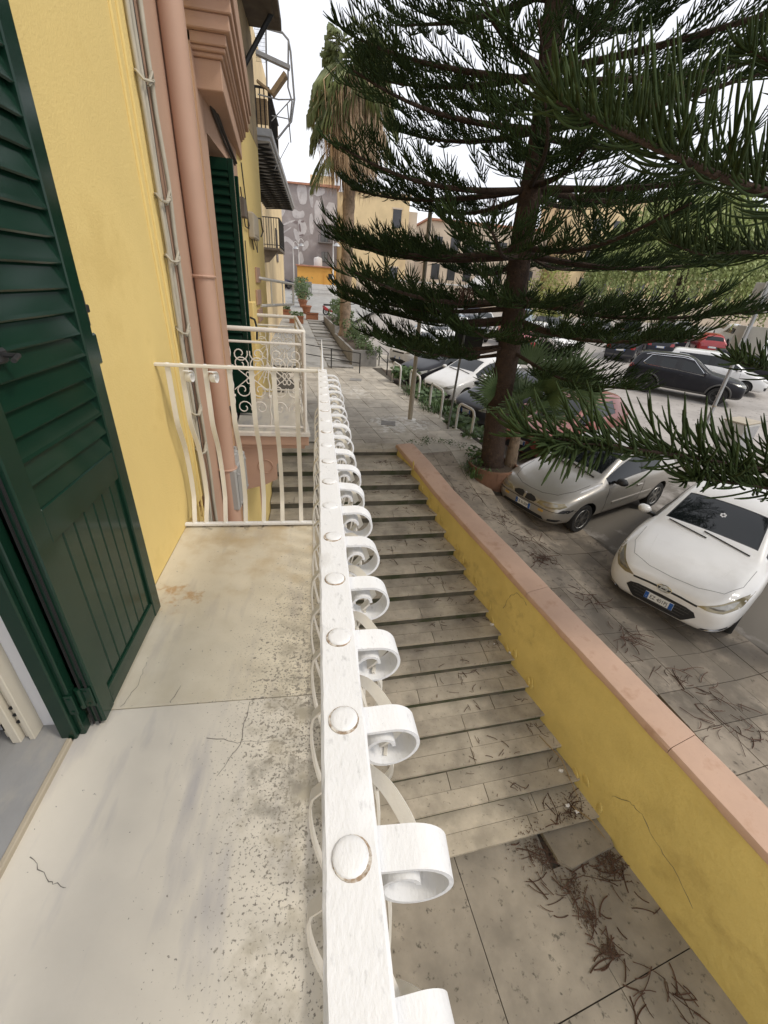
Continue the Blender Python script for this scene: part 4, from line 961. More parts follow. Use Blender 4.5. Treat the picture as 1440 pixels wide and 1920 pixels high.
for s in (1,-1):
    patch(bv,'front',[(s*.56,.30),(s*.58,.345),(s*.72,.36),(s*.74,.33),(s*.68,.30)],'bumper_slot',c_trim,t,.004)
    patch(bv,'front',[(s*.36,.43),(s*.37,.475),(s*.47,.475),(s*.47,.435)],'indicator',c_amber,t,.004)
plate(bv,'front',.02,.425,'CE 012KM',t)
mb = MB(); seam(bv,'front',[(-.76,.50),(-.4,.50),(0,.505),(.4,.50),(.76,.50)],mb,.006,.002,8); seam(bv,'top',[(.95,.66),(1.3,.62),(1.58,.50),(1.69,.25),(1.71,0),(1.69,-.25),(1.58,-.50),(1.3,-.62),(.95,-.66)],mb,.004,0,8); link('bonnet_seam', mb.mesh('bonnet_seam', c_trim), bd)
patch(bv,'front',[(.70,.51),(.74,.56),(.80,.55),(.82,.47),(.78,.49)],'dent_gap',c_trim,t,.006)
for s, v in ((1,'left'),(-1,'right')): patch(bv,v,[(1.0-.62,.47),(.4-1.32,.49),(.4-1.32,.53),(1.0-.62,.51)],'side_moulding',c_silver,t,.012)
pts = [(1.20,.68),(1.05,.70),(.85,.715),(.70,.72),(.72,.745),(.95,.735),(1.1,.725),(1.25,.70)]
patch(bv,'top',[(q[0],q[1]) for q in pts],'white_wing_patch',m_paper,bd,.002,cuts=2)['label'] = 'thin white patch along the edge of the wing'  # thin white sliver laid along the bonnet edge

# black SUV across the car park
hx = Vector((.753,-.658)); cxy = Vector((15.73,16.57))
t, bd, d, bv = car('black SUV with roof rails standing across the lane, seen from its side', 'suv', c_black, cxy.x, cxy.y, (hx.x,hx.y), zflot, c_rimd, 5, True, True)
lamps_front(t, bv, [(.46,.80),(.50,.89),(.70,.90),(.84,.93),(.82,.83),(.66,.79)])
patch(bv,'front',[(-.42,.78),(-.40,.87),(.40,.87),(.42,.78)],'grille',c_chrome,t,.004); patch(bv,'front',[(-.5,.42),(-.45,.60),(.45,.60),(.5,.42)],'lower_grille',c_trim,t,.004)
for s in (1,-1): patch(bv,'rear',[(s*.60,.92),(s*.62,1.08),(s*.80,1.10),(s*.86,.98),(s*.80,.92)],'tail_light',c_tail,t,.004)
for v in ('left','right'):
    mb = MB(); seam(bv,v,[(.62,1.03),(-.30,1.09),(-1.55,1.13),(-1.68,1.2),(-1.45,1.52),(-.3,1.58),(.1,1.53),(.62,1.10)],mb,.012,.004,8); link('window_trim', mb.mesh('window_trim', c_chrome, 60), bd)
    for ax in (d['axf'],d['axr']):
        mb = MB(); mb.tube([hit(bv,v,ax+(d['R']+.085)*cos(a),d['R']+(d['R']+.085)*sin(a),.004) for a in [R(5+170*i/16) for i in range(17)]],.035,6); link('arch_trim', mb.mesh('arch_trim', c_clad, 60), bd)
# row along the planting strip
def front_generic(t, bv, d, lamp=True):
    nz = d['nz']; w = d['W']/2
    lamps_front(t, bv, [(.50*w,nz-.09),(.62*w,nz-.02),(.86*w,nz+.05),(.90*w,nz-.01),(.78*w,nz-.10)])
    patch(bv,'front',[(-.58*w,.27),(-.40*w,.46),(.40*w,.46),(.58*w,.27)],'lower_grille',c_trim,t,.004)
    patch(bv,'front',[(-.42*w,nz-.13),(-.46*w,nz-.07),(.46*w,nz-.07),(.42*w,nz-.13)],'upper_grille',c_trim,t,.004)
    for s in (1,-1): patch(bv,'front',[(s*.66*w,.30),(s*.72*w,.46),(s*.86*w,.44),(s*.80*w,.32)],'bumper_slot',c_trim,t,.004)
    plate(bv,'front',0,.50,'',t)
def rear_generic(t, bv, d, lz_=.80, txt=''):
    w = d['W']/2
    for s in (1,-1): patch(bv,'rear',[(s*.60*w,lz_-.06),(s*.66*w,lz_+.10),(s*.84*w,lz_+.13),(s*.90*w,lz_+.02),(s*.84*w,lz_-.07)],'tail_light',c_tail,t,.004)
    patch(bv,'rear',[(-.80*w,.36),(-.82*w,.44),(.82*w,.44),(.80*w,.36)],'bumper_strip',c_clad,t,.006); plate(bv,'rear',0,.68,txt,t,.52,.11)
for (lab, kd, mt, fx, fy, ln) in (('dark hatchback half hidden by the fan palm, at the planting strip','hatch',c_dark,4.38,11.75,2.0),('white hatchback with black grille behind the hoop beside the tan pole','hatch',c_white,3.93,14.08,2.0),
        ('black car with white bonnet reflection between two white cars at the hoops','hatch',c_black,3.38,16.04,2.0),('white crossover with black grille at the far end of the planting strip','crossover',c_white,3.55,19.15,2.1)):
    t, bd, d, bv = car(lab, kd, mt, fx+.86*ln, fy+.48*ln, HD, zflot, spokes=5); front_generic(t, bv, d)
t, bd, d, bv = car('faded red car with a roof aerial between the dark hatchback and the silver one', 'hatch', c_fade, 6.75, 10.35, HD, zflot); front_generic(t, bv, d)
p = hit(bv,'top',-.2,0,.0); link('aerial', MB().tube([p,p+Vector((-.12,0,.30))],[.006,.003],6).mesh('aerial', c_trim), t)
for (lab, kd, mt, x, y) in (('silver car farther along the strip behind the white crossover','hatch',c_grey,6.6,23.2),('white van-like car behind the araucaria at the strip end','minivan',c_white,7.2,26.0),('pale blue car under the lower araucaria boughs','hatch',c_blue,8.2,29.2)):
    t, bd, d, bv = car(lab, kd, mt, x, y, HD, zflot, detail=1); front_generic(t, bv, d)
# far row of the car park
far = [('dark minivan seen from behind, parked alone by the rubble','minivan',c_dark,19.1,25.3,(.68,.73),'r'),('charcoal hatchback seen from behind, next to the minivan','hatch',c_dark,22.9,27.4,(.52,.85),'r'),
 ('bright red hatchback seen from behind with a round emblem','hatch',c_red,28.0,28.6,(.55,.83),'r'),('red hatchback behind the araucaria trunk','hatch',c_red,12.6,27.2,(-.1,-1),'f'),('white crossover with dark lamps facing us right of the trunk','crossover',c_white,14.3,26.4,(.22,-.97),'f'),
 ('white estate car just behind the black SUV','minivan',c_white,18.9,18.3,(.75,-.66),'f'),('white car behind the red hatchback','hatch',c_white,33.5,38,(.5,.86),'r'),('white hatchback farther right in the back row','hatch',c_white,38.5,37.5,(.5,.86),'r'),
 ('white car with dark windows right of the red hatchback','hatch',c_white,30.5,26.0,(.9,.43),'r'),('dark red car at the right end of the back row','hatch',c_red,36.6,27.5,(.6,.8),'r'),('black saloon between the charcoal hatchback and the red one','hatch',c_black,26.2,30.2,(.5,.86),'r'),
 ('silver car beyond the minivan','hatch',c_grey,22.6,33.6,(.5,.86),'r'),('pale blue car right of the trunk in the back row','crossover',c_blue,17.2,36.5,(-.3,-.95),'f'),('white minivan left of the trunk in the back row','minivan',c_white,11.8,38,(-.2,-1),'f'),
 ('grey hatchback in the far corner by the weeping tree','hatch',c_grey,42.5,33,(.6,.8),'r'),('navy car far behind the araucaria','hatch',c_navy,14.2,41.5,(-.3,-.95),'f'),('white hatchback far behind, by the pale wall','hatch',c_white,8.6,40.5,(-.2,-1),'f'),('black hatchback behind the white estate','hatch',c_black,22.6,20.0,(.75,-.66),'f')]
far += [('grey hatchback in a loose row beyond the lime tree','hatch',c_grey,20.5,37.5,(-.4,-.9),'f'),('white hatchback beside the lime tree','hatch',c_white,23.5,36.5,(.5,.86),'r'),('black car below the first weeping tree','hatch',c_black,26.5,35.5,(.5,.86),'r'),
 ('silver crossover under the weeping tree','crossover',c_grey,29.5,35.2,(.5,.86),'r'),('white minivan at the back under the weeping strands','minivan',c_white,35.8,34.0,(.5,.86),'r'),('charcoal hatchback behind the sign panels','hatch',c_dark,33.2,29.2,(.6,.8),'r'),('white hatchback right of the signpost','hatch',c_white,27.5,22.0,(.8,-.6),'f'),
 ('navy hatchback at the right edge of the lot','hatch',c_navy,31.0,23.4,(.8,-.6),'f'),('dark car left of the red hatchback','hatch',c_dark,10.4,29.5,(-.1,-1),'f'),('black crossover between the red car and the white crossover','crossover',c_black,16.9,30.5,(.1,-1),'f'),('white hatchback behind the red one by the trunk','hatch',c_white,12.4,33,(-.2,-1),'f')]
for lab, kd, mt, x, y, hd, fr_ in far:
    t, bd, d, bv = car(lab, kd, mt, x, y, hd, zflot, detail=1 if y < 33 else 0)
    (front_generic if fr_ == 'f' else rear_generic)(t, bv, d)
# ---------------------------------------------------------------- plants
def rope(mb, p0, d0, up, ln, r, n=4, seg=5, rg=None):
    """a needle-clad branchlet that leaves along d0 and curls towards `up`"""
    pts = [p0]; d = d0.normalized(); st = ln/seg
    for i in range(seg):
        d = (d+up*(1.0/seg)).normalized(); pts.append(pts[-1]+d*st)
    rs = [r*.55]+[r]*(seg-1)+[r*.35]
    mb.tube(pts, rs, n, cap=False)
def limb_pts(p0, az, ln, el, droop, n=14, rg=None):
    """limb axis: leaves at elevation el, sags, lifts again at the tip"""
    P_ = []; 
    for i in range(n+1):
        t = i/n; r = ln*t
        z = math.tan(el)*r - droop*sin(t*pi)*ln*.07 + .02*ln*t**3
        a = az+.12*sin(t*2.5+az*3)
        P_.append(p0+Vector((cos(a)*r, sin(a)*r, z)))
    return P_
def araucaria_limb(root, pts, r0, rg, start, gap, L, rr, n=4, seg=5, up=.75, mt=None, wmt=None, down=.12, all_round=False, twig=0):
    mb = MB(); N = len(pts)
    mb.tube(pts, [r0*(1-.78*i/(N-1)) for i in range(N)], 6)
    b = mb.build('branch', wmt or m_bark, root, smooth=60, world=True)
    fo = MB(); tot = sum((pts[i+1]-pts[i]).length for i in range(N-1)); s = start*tot
    def at(s_):
        a = 0
        for i in range(N-1):
            l = (pts[i+1]-pts[i]).length
            if a+l >= s_ or i == N-2: return pts[i].lerp(pts[i+1], min(1,(s_-a)/l)), (pts[i+1]-pts[i]).normalized()
            a += l
    UP = Vector((0,0,1))
    tw = start*tot+.1
    while twig and tw < tot*.97:
        p, t = at(tw); side = t.cross(UP).normalized(); u = tw/tot
        for sg in (-1, 1):
            l = twig*(.5+.75*sin(pi*min(1,u*.95)))*rg.uniform(.6,1.15)*(1 if u < .75 else .7); k = max(3,int(l/.07))
            d = (side*sg*rg.uniform(.7,1.1)+t*rg.uniform(.45,.9)+UP*rg.uniform(-.30,.15)).normalized(); q = p; ax = [p]
            for i in range(k): d = (d+UP*.045+t*.03).normalized(); q = q+d*l/k; ax.append(q)
            fo.tube(ax, [.010]+[.007]*(k-1)+[.005], 3, cap=False)
            for i in range(max(1,int(k*.35)), k+1):
                sd = d.cross(UP).normalized(); w = .6+.5*i/k
                for s3 in ((-1, 1, 0) if i < k else (-1, 1, 0, 0, -.4, .4)):
                    ll = L*.78*w*rg.uniform(.65,1.3)
                    dd = d*rg.uniform(.6,1.0)+(sd*s3*rg.uniform(.6,1.1) if s3 else UP*rg.uniform(.1,1.0)+sd*rg.uniform(-.4,.4))+UP*rg.uniform(-.15,.2)
                    rope(fo, ax[i], dd, UP*up*rg.uniform(.4,1.2)+d*.2, ll, rr*rg.uniform(.75,1.1), 3, 3)
        tw += rg.uniform(.14,.26)
    while s < tot:
        p, t = at(s); side = t.cross(UP).normalized(); u = s/tot
        env = (.55+.75*min(1,(u-start)/.25+.25))*(1 if u < .8 else 1-.5*(u-.8)/.2)
        for sg in (() if (twig and u < .78 and rg.random() < .6) else (-1, 1, 0, 2) if (rg.random() < .6 or all_round) else (-1, 1)):
            if all_round and rg.random() < .3: continue
            l = L*env*rg.uniform(.65,1.2)
            if sg == 0: d = t*.9+UP*rg.uniform(.4,1.1)+side*rg.uniform(-.5,.5)
            elif sg == 2: d = t*.8-UP*rg.uniform(.1,.9)+side*rg.uniform(-1,1); l *= .8
            else: d = side*sg*rg.uniform(.7,1.1)+t*rg.uniform(.55,1.0)+UP*rg.uniform(-down,.25)
            rope(fo, p+side*(rg.uniform(-.01,.01)), d, UP*up*rg.uniform(.5,1.3)+t*.25, l, rr*rg.uniform(.8,1.15), n, seg)
        s += gap*rg.uniform(.7,1.3)
    p, t = pts[-1], (pts[-1]-pts[-2]).normalized()
    for k in range(9):
        d = t+Vector((rg.uniform(-.7,.7),rg.uniform(-.7,.7),rg.uniform(-.3,.6))); rope(fo, p-t*rg.uniform(0,.2), d, UP*up*.7, L*rg.uniform(.5,.8), rr, n, seg)
    f = fo.build('foliage', mt or m_needle, b, world=False); f['kind'] = 'stuff'
    f.data.transform(Matrix.Translation(-root.location)); f.data.polygons.foreach_set('use_smooth',[True]*len(f.data.polygons))
    return b
rg = random.Random(17)
TB = Vector((3.62,7.72,-1.95))
tr = thing('araucaria_tree', 'tall dark araucaria rising from the terracotta ring, its tiers of boughs across the view', 'tree', TB)
def trunk_at(z): 
    t = (z+1.95)/7; return Vector((3.62-.42*t+.03*sin(z*2.1), 7.72+.02*sin(z*1.7), z))
mb = MB(); zs = [-1.95+.07*i for i in range(168)]
mb.tube([trunk_at(z) for z in zs], [(.222+.05*max(0,-1.5-z)/.45)*(1-.06*max(0,z+1)) for z in zs], 26)
mb.v = [((lambda c, v: tuple(c+(Vector(v)-c)*(1+.045*sin(v[2]*31+8*math.atan2(v[1]-c.y,v[0]-c.x))*sin(v[2]*7.3+3*math.atan2(v[1]-c.y,v[0]-c.x))+rg.uniform(-.02,.035))))(trunk_at(v[2]), v)) for v in mb.v]
mb.build('trunk', m_bark, tr, smooth=70, world=True)
tiers = [(.55,2.4,4,-.04,.9),(1.02,3.2,6,-.03,.8),(1.42,3.4,6,-.01,.75),(2.08,3.7,7,.0,.7),(2.92,3.8,8,.05,.6),(3.55,3.2,6,.10,.5),(4.2,3.8,8,.12,.5),(5.0,3.7,8,.18,.4),(5.8,3.4,7,.26,.4),(6.6,3.0,6,.30,.3),(7.4,2.6,6,.34,.3),(8.3,2.0,6,.38,.3),(9.2,1.4,5,.42,.2)]
for ti, (z, ln, n, el, dr) in enumerate(tiers):
    a0 = rg.uniform(0,6.28)
    for k in range(n):
        az = a0+2*pi*k/n+rg.uniform(-.22,.22)
        l = ln*rg.uniform(.82,1.1)
        # boughs that point at the balcony are shorter: they were pruned clear of the path
        if cos(az-math.atan2(-7.72,-3.6)) > .80: l *= .68
        p0 = trunk_at(z+rg.uniform(-.08,.08))
        e_ = el+rg.uniform(-.05,.06)
        for _ in range(12):      # boughs stop short of the house fronts
            P_ = limb_pts(p0, az, l, e_, dr, rg=rg)
            if P_[-1].x/P_[-1].y > (.03 if z < 2.5 else .045) or z > 5.5: break
            l *= .93
        araucaria_limb(tr, P_, .052*(1 if z > 1 else .75), rg, .20 if z > 1.3 else .26, .10, .27, .0088, n=3, seg=3, up=.75, twig=.80)
for z, azd, ln, el in ((1.25,160,3.35,.0),(2.02,158,3.45,.02),(.62,178,2.7,.0)):   # the long boughs towards the ramp and the lot
    araucaria_limb(tr, limb_pts(trunk_at(z), R(azd), ln, el, .7, rg=rg), .05, rg, .24, .10, .27, .0088, n=3, seg=3, up=.75, twig=.85)
for q in range(7):    # dead brown sprays caught on the limbs
    z = rg.choice([2.1,2.92,4.2,1.48]); a = rg.uniform(0,6.28); d = rg.uniform(.5,1.6); c = trunk_at(z)+Vector((cos(a)*d,sin(a)*d,.02)); mb = MB()
    for k in range(22): rope(mb, c+Vector((rg.uniform(-.08,.08),rg.uniform(-.08,.08),0)), Vector((rg.uniform(-.6,.6),rg.uniform(-.6,.6),-1)), Vector((0,0,-.3)), rg.uniform(.15,.32), .008, 3, 3)
    mb.build('dead_spray', m_deadtwig, tr, world=True)['kind'] = 'stuff'

T2 = Vector((6.75,2.55,-2.6))
t2 = thing('araucaria_tree', 'second araucaria whose near boughs reach in from the right over the parked cars', 'tree', T2)
MB().tube([(6.75,2.55,-2.6+.5*i) for i in range(22)], [.24*(1-.035*i) for i in range(22)], 14).build('trunk', m_bark, t2, smooth=70, world=True)
def spline(cp, n):
    cp = [Vector(c) for c in cp]; c2 = [cp[0]*2-cp[1]]+cp+[cp[-1]*2-cp[-2]]; out = []
    for i in range(1, len(c2)-2):
        for k in range(n):
            t = k/n; a, b, c, d = c2[i-1], c2[i], c2[i+1], c2[i+2]
            out.append(.5*((2*b)+(c-a)*t+(2*a-5*b+4*c-d)*t*t+(3*b-a-3*c+d)*t**3))
    out.append(cp[-1]); return out
near = [([(6.7,2.6,1.75),(4.9,3.05,2.05),(3.22,3.3,2.22),(2.37,3.3,2.35),(1.73,3.3,2.47),(1.48,3.3,2.52)],.040,.50,.030,.0085,1.1,.22,.05),
        ([(6.7,2.6,1.5),(5.8,3.9,1.95),(4.67,4.5,2.02),(3.95,4.5,1.95),(3.5,4.5,2.02)],.033,.46,.030,.0085,.9,.3,.2),
        ([(6.7,2.6,.30),(5.4,2.9,.16),(4.12,3.0,.19),(3.2,3.0,.31),(2.35,3.0,.40),(1.85,3.0,.46),(1.58,3.0,.50)],.030,.48,.030,.0095,.75,.18,.6),
        ([(6.7,2.6,.0),(5.3,2.6,.02),(4.3,2.75,.06),(3.6,2.85,.13),(3.15,2.9,.15)],.026,.36,.032,.0095,.7,.25,.5),
        ([(6.7,2.6,.9),(5.9,3.6,.9),(4.9,4.0,.93),(4.35,4.0,1.0)],.028,.38,.03,.0095,.7,.3,.3),
        ([(6.7,2.6,2.3),(5.6,3.7,2.85),(4.6,4.4,3.2),(3.7,4.6,3.45)],.034,.44,.032,.0085,.9,.3,.2)]
for cp, r0, L, gap, rr_, up, st, dn in near:
    araucaria_limb(t2, spline(cp,5), r0, rg, st, gap, L, rr_, n=5, seg=6, up=up, mt=m_needle2, down=dn, all_round=True)
araucaria_limb(t2, spline([(2.5,3.0,.40),(2.1,2.93,.43),(1.78,2.88,.42)],5), .012, rg, .1, .03, .26, .0105, n=5, seg=6, up=-.7, mt=m_needle2, down=.9, all_round=True)
for z, ln, n in ((1.9,3.0,4),(2.9,3.2,6),(4.0,3.0,6),(5.2,2.6,6),(6.4,2.0,6),(7.4,1.3,5)):
    a0 = rg.uniform(0,6.28)
    for k in range(n):
        az = a0+2*pi*k/n
        if z < 3 and cos(az-math.atan2(-2.5,-6.7)) > .2: continue
        if z < 4.5 and cos(az-2.3) > .55: continue
        araucaria_limb(t2, limb_pts(Vector((6.75,2.55,z)), az, ln, .15, .5, rg=rg), .05, rg, .28, .075, .36, .013, n=3, seg=4, up=.85)

# tall fan palm with a skirt of dead leaves
PB = Vector((1.38,23.0,-1.25))
pm = thing('tall_palm', 'tall fan palm with a thick brown skirt of dead leaves beside the ramp', 'tree', PB)
mb = MB(); zs = [.3*i for i in range(34)]; mb.tube([(1.38+.012*z,23+.05*sin(z),-1.25+z) for z in zs],[(.34 if z < .4 else .27)*(1+.06*sin(z*9)) for z in zs],14); mb.build('trunk', m_palmtrunk, pm, smooth=60, world=True)
pr = random.Random(23)
def fan(c, d, up, rad, n, mt, parent, spread=2.3, droop=.25, nm='frond', pet=.6, w=.045, rg=pr, split=.35):
    """fan leaf: stalk, then a pleated blade that splits into points"""
    d = d.normalized(); side = d.cross(up).normalized(); nrm = side.cross(d).normalized(); mb = MB()
    tip = c+d*pet-Vector((0,0,droop*pet*.3)); mb.tube([c,c.lerp(tip,.5)+Vector((0,0,.02)),tip],[.016,.013,.009],5)
    V = []; F = []
    for i in range(n):
        a = -spread/2+spread*i/(n-1); da = spread/(n-1)*.5
        l = rad*(1-.28*abs(a/spread*2)**2)*rg.uniform(.9,1.05); k = len(V)
        for t, wf in ((.06,1),(split,1),(.68,.55),(1,.03)):
            for q in (-1,0,1):
                aa = a+da*q*wf; rr = l*t
                v = tip+d*cos(aa)*rr+side*sin(aa)*rr+nrm*((.012 if q == 0 else 0)*rad*(1-t)+.10*rad*cos(aa)*t*(1-t)); v = v-Vector((0,0,droop*rad*t*t*rg.uniform(.7,1.2)))
                V.append(v)
        for r_ in range(3):
            for q in (0,1): F.append((k+r_*3+q,k+r_*3+q+1,k+r_*3+q+4,k+r_*3+q+3))
    mb.add(V, F); return mb.build(nm, mt, parent, world=True)
for i in range(46):
    a = pr.uniform(0,6.28); el = pr.uniform(-.45,1.2); z = 8.7+pr.uniform(-.6,.5)
    d = Vector((cos(a)*cos(el),sin(a)*cos(el),sin(el)))
    fan(Vector((1.62+.15*cos(a),23+.15*sin(a),z)), d, Vector((0,0,1)), pr.uniform(.95,1.25), 22, m_palmtall, pm, 2.6, .55+.4*(el < .2), pet=pr.uniform(.5,.85), rg=pr)
for i in range(9):
    a = pr.uniform(2.7,3.9); z = pr.uniform(6.2,8.2); fan(Vector((1.6+.9*cos(a),23+.9*sin(a),z)), Vector((cos(a),sin(a),-1.0)), Vector((0,0,1)), 1.0, 20, m_palmtall, pm, 2.0, .5, pet=.35, rg=pr)
mb = MB()
for i in range(2400):
    a = pr.uniform(0,6.28); z = pr.uniform(6.4,8.9); r0 = pr.uniform(.3,.85); r1 = r0+pr.uniform(.15,.95)*(1-.12*(8.9-z)); ln = pr.uniform(.9,2.0)
    p0 = Vector((1.60+r0*cos(a),23+r0*sin(a),z)); p1 = Vector((1.60+r1*cos(a),23+r1*sin(a),z-ln*.45)); p2 = Vector((1.60+(r1-.05)*cos(a+.05),23+(r1-.05)*sin(a+.05),z-ln))
    w = Vector((-sin(a),cos(a),0))*pr.uniform(.012,.035)
    mb.add([p0-w,p0+w,p1-w*.9,p1+w*.9,p2-w*.15,p2+w*.15],[(0,1,3,2),(2,3,5,4)])
mb.build('dead_skirt', m_skirt, pm, world=True)['kind'] = 'stuff'

# young fan palm beside the trunk
yp = thing('young_fan_palm', 'young green fan palm with spread leaves at the foot of the araucaria', 'plant', (4.05,7.75,-2.05))
MB().tube([(4.05,7.75,-2.05),(4.04,7.74,-1.5),(4.0,7.71,-.72)],[.14,.12,.08],9).build('stem', m_palmtrunk, yp, smooth=60, world=True)
yr = random.Random(9)
for i in range(20):
    a = yr.uniform(0,6.28); el = yr.uniform(.15,1.15); d = Vector((cos(a)*cos(el),sin(a)*cos(el),sin(el)))
    fan(Vector((4.0,7.71,-.8)), d, Vector((0,0,1)), yr.uniform(.5,.66), 18, m_palmleaf, yp, 2.7, .15, pet=yr.uniform(.45,.85), rg=yr, split=.55)
for a, el, pe, rd in ((.15,1.0,.72,.80),(-.45,.70,.95,.74),(2.7,.95,.62,.62),(3.3,.62,.75,.6),(1.2,1.25,.95,.66),(-1.3,.75,.75,.6),(4.1,.6,.6,.58),(.5,.55,.9,.7),(2.2,.55,.7,.6),(-.1,.72,1.05,.82),(.35,.66,1.2,.78),(-.25,.40,1.1,.75)):
    fan(Vector((3.98,7.70,-.62)), Vector((cos(a)*cos(el),sin(a)*cos(el),sin(el))), Vector((-.45,-.8,.5)), rd, 21, m_palmleaf, yp, 2.9, .05, pet=pe, rg=yr, split=.5)

# terracotta ring round the trunk
rgq = thing('terracotta_planter', 'low round terracotta planter ring at the foot of the araucaria', 'planter', (3.63,7.66,-2.0))
MB().lathe([(.50,-.1),(.52,.0),(.515,.30),(.505,.325),(.47,.325),(.46,.30),(.45,.2)],36).build('ring', m_terradark, rgq, smooth=50)
mb = MB()
for k in range(18):
    a = 2*pi*k/18; mb.tube([(.516*cos(a),.516*sin(a),0),(.514*cos(a),.514*sin(a),.31)],.007,4)
mb.build('rib', m_terradark, rgq)['kind'] = 'stuff'
MB().lathe([(.46,.24),(.2,.29),(.001,.31)],24).build('soil', m_soil, rgq)

def tuft(name, label, x, y, z, n, h, spread, mt, seed, cat='plant', group=None, leaf=True):
    r = random.Random(seed); t = thing(name, label, cat, (x,y,z), group=group); mb = MB()
    for i in range(n):
        a = r.uniform(0,6.28); d = r.uniform(0,1)**.6*spread; hh = h*r.uniform(.3,1); p = Vector((d*cos(a),d*sin(a),0))
        if leaf:
            c = p+Vector((r.uniform(-.02,.02),r.uniform(-.02,.02),hh)); s = r.uniform(.5,1)*h*.30
            u = Vector((r.uniform(-1,1),r.uniform(-1,1),r.uniform(-.3,.6))).normalized(); v = u.orthogonal().normalized()
            mb.add([c-u*s,c+v*s*.5,c+u*s,c-v*s*.5],[(0,1,2,3)])
        else:
            o = Vector((cos(a),sin(a),0))*hh*r.uniform(.3,1); w = Vector((-sin(a),cos(a),0))*h*.03
            mb.add([p-w,p+w,p+o*.5+Vector((0,0,hh*.8))-w,p+o*.5+Vector((0,0,hh*.8))+w,p+o+Vector((0,0,hh*.6))],[(0,1,3,2),(2,3,4)])
    o_ = mb.build('leaves', mt, t); o_['kind'] = 'stuff'; return t
for i, (x, y, n, h, s) in enumerate(((2.05,8.62,26,.09,.10),(2.45,8.75,60,.10,.20),(2.30,8.5,40,.08,.16),(2.85,8.65,70,.09,.22),(3.12,8.4,60,.08,.22),(3.3,8.0,50,.09,.2))):
    tuft('weed_tuft', ['tiny weed in a paving joint beyond the top of the ochre wall','bright weed clump in the paving joint left of the green pole','flat weeds just behind the end of the pink coping','long weed mat along the broken paving joint','weeds on the cracked joint above the planter ring','weeds beside the planter ring'][i], x, y, gz(x,y), n, h, s, m_weed, i+40, group='weeds in the paving joints')
for i, (x, y, n, h, s, lf) in enumerate(((3.25,7.55,120,.35,.30,False),(3.45,7.95,120,.25,.32,True),(3.85,9.2,220,.30,.45,True),(3.65,10.1,200,.35,.42,True),(3.45,11.6,260,.45,.5,False),(3.42,12.6,200,.4,.45,True),(3.3,13.4,260,.55,.5,False),(3.15,15.2,240,.5,.5,True))):
    tuft('bank_weeds', ['grassy tuft against the left side of the planter ring','leafy weeds inside the planter ring','leafy weeds on the bank by the short hoop','green weeds on the bank under the green pole','long grass on the bank behind the middle hoop','leafy weeds between the middle and far hoops','tall grass behind the tan pole','bushy weeds by the farthest hoop'][i], x, y, gz(x,y)-(.12 if x > 3.28 and y > 8.4 else 0), n, h, s, m_weed, i+60, leaf=lf, group='weeds along the planting strip')

# weeping pepper tree, lime-green tree, bushes at the back of the car park
def weeping(name, label, c, rx, ry, ztop, zlow, n, mt, seed, trunk_r=.4, leaf=.16):
    r = random.Random(seed); g0 = lz(c[1]); t = thing(name, label, 'tree', (c[0],c[1],g0))
    MB().tube([(c[0],c[1],g0),(c[0]+.4,c[1],g0+2),(c[0]-.3,c[1],ztop-1.5)],[trunk_r,trunk_r*.8,trunk_r*.4],10).build('trunk', m_bark, t, smooth=60, world=True)
    mb = MB()
    for i in range(n):
        a = r.uniform(0,6.28); d = r.uniform(.05,1)**.5; x = c[0]+rx*d*cos(a); y = c[1]+ry*d*sin(a)
        zt = ztop-(ztop-zlow)*.55*d**2.2+r.uniform(-.8,.5); ln = r.uniform(1.2,3.6)*(.6+.6*d); k = int(ln/.13)
        sx, sy = r.uniform(-.2,.2), r.uniform(-.2,.2)
        for q in range(k):
            u = q/k; z = zt-ln*u
            if z < zlow: break
            p = Vector((x+sx*u+r.uniform(-.10,.10), y+sy*u+r.uniform(-.10,.10), z)); s = leaf*r.uniform(.6,1.2)
            e = Vector((r.uniform(-.6,.6),r.uniform(-.6,.6),-1)).normalized()*s; f = Vector((r.uniform(-1,1),r.uniform(-1,1),r.uniform(-.2,.2))).normalized()*s*.38
            mb.add([p-e*.5,p+f,p+e*.5,p-f],[(0,1,2,3)])
    mb.build('crown', mt, t, world=True)['kind'] = 'stuff'; return t
weeping('weeping_pepper_tree','large weeping pepper tree with hanging pale green strands behind the parked cars',(29.0,34.5),8.0,4.5,9.5,.25,2400,m_pepper,5,.5,.22)
weeping('weeping_pepper_tree','second weeping pepper tree at the right edge above the back row of cars',(39,33),6.5,4.5,11.0,.4,1500,m_pepper,6,.5,.22)
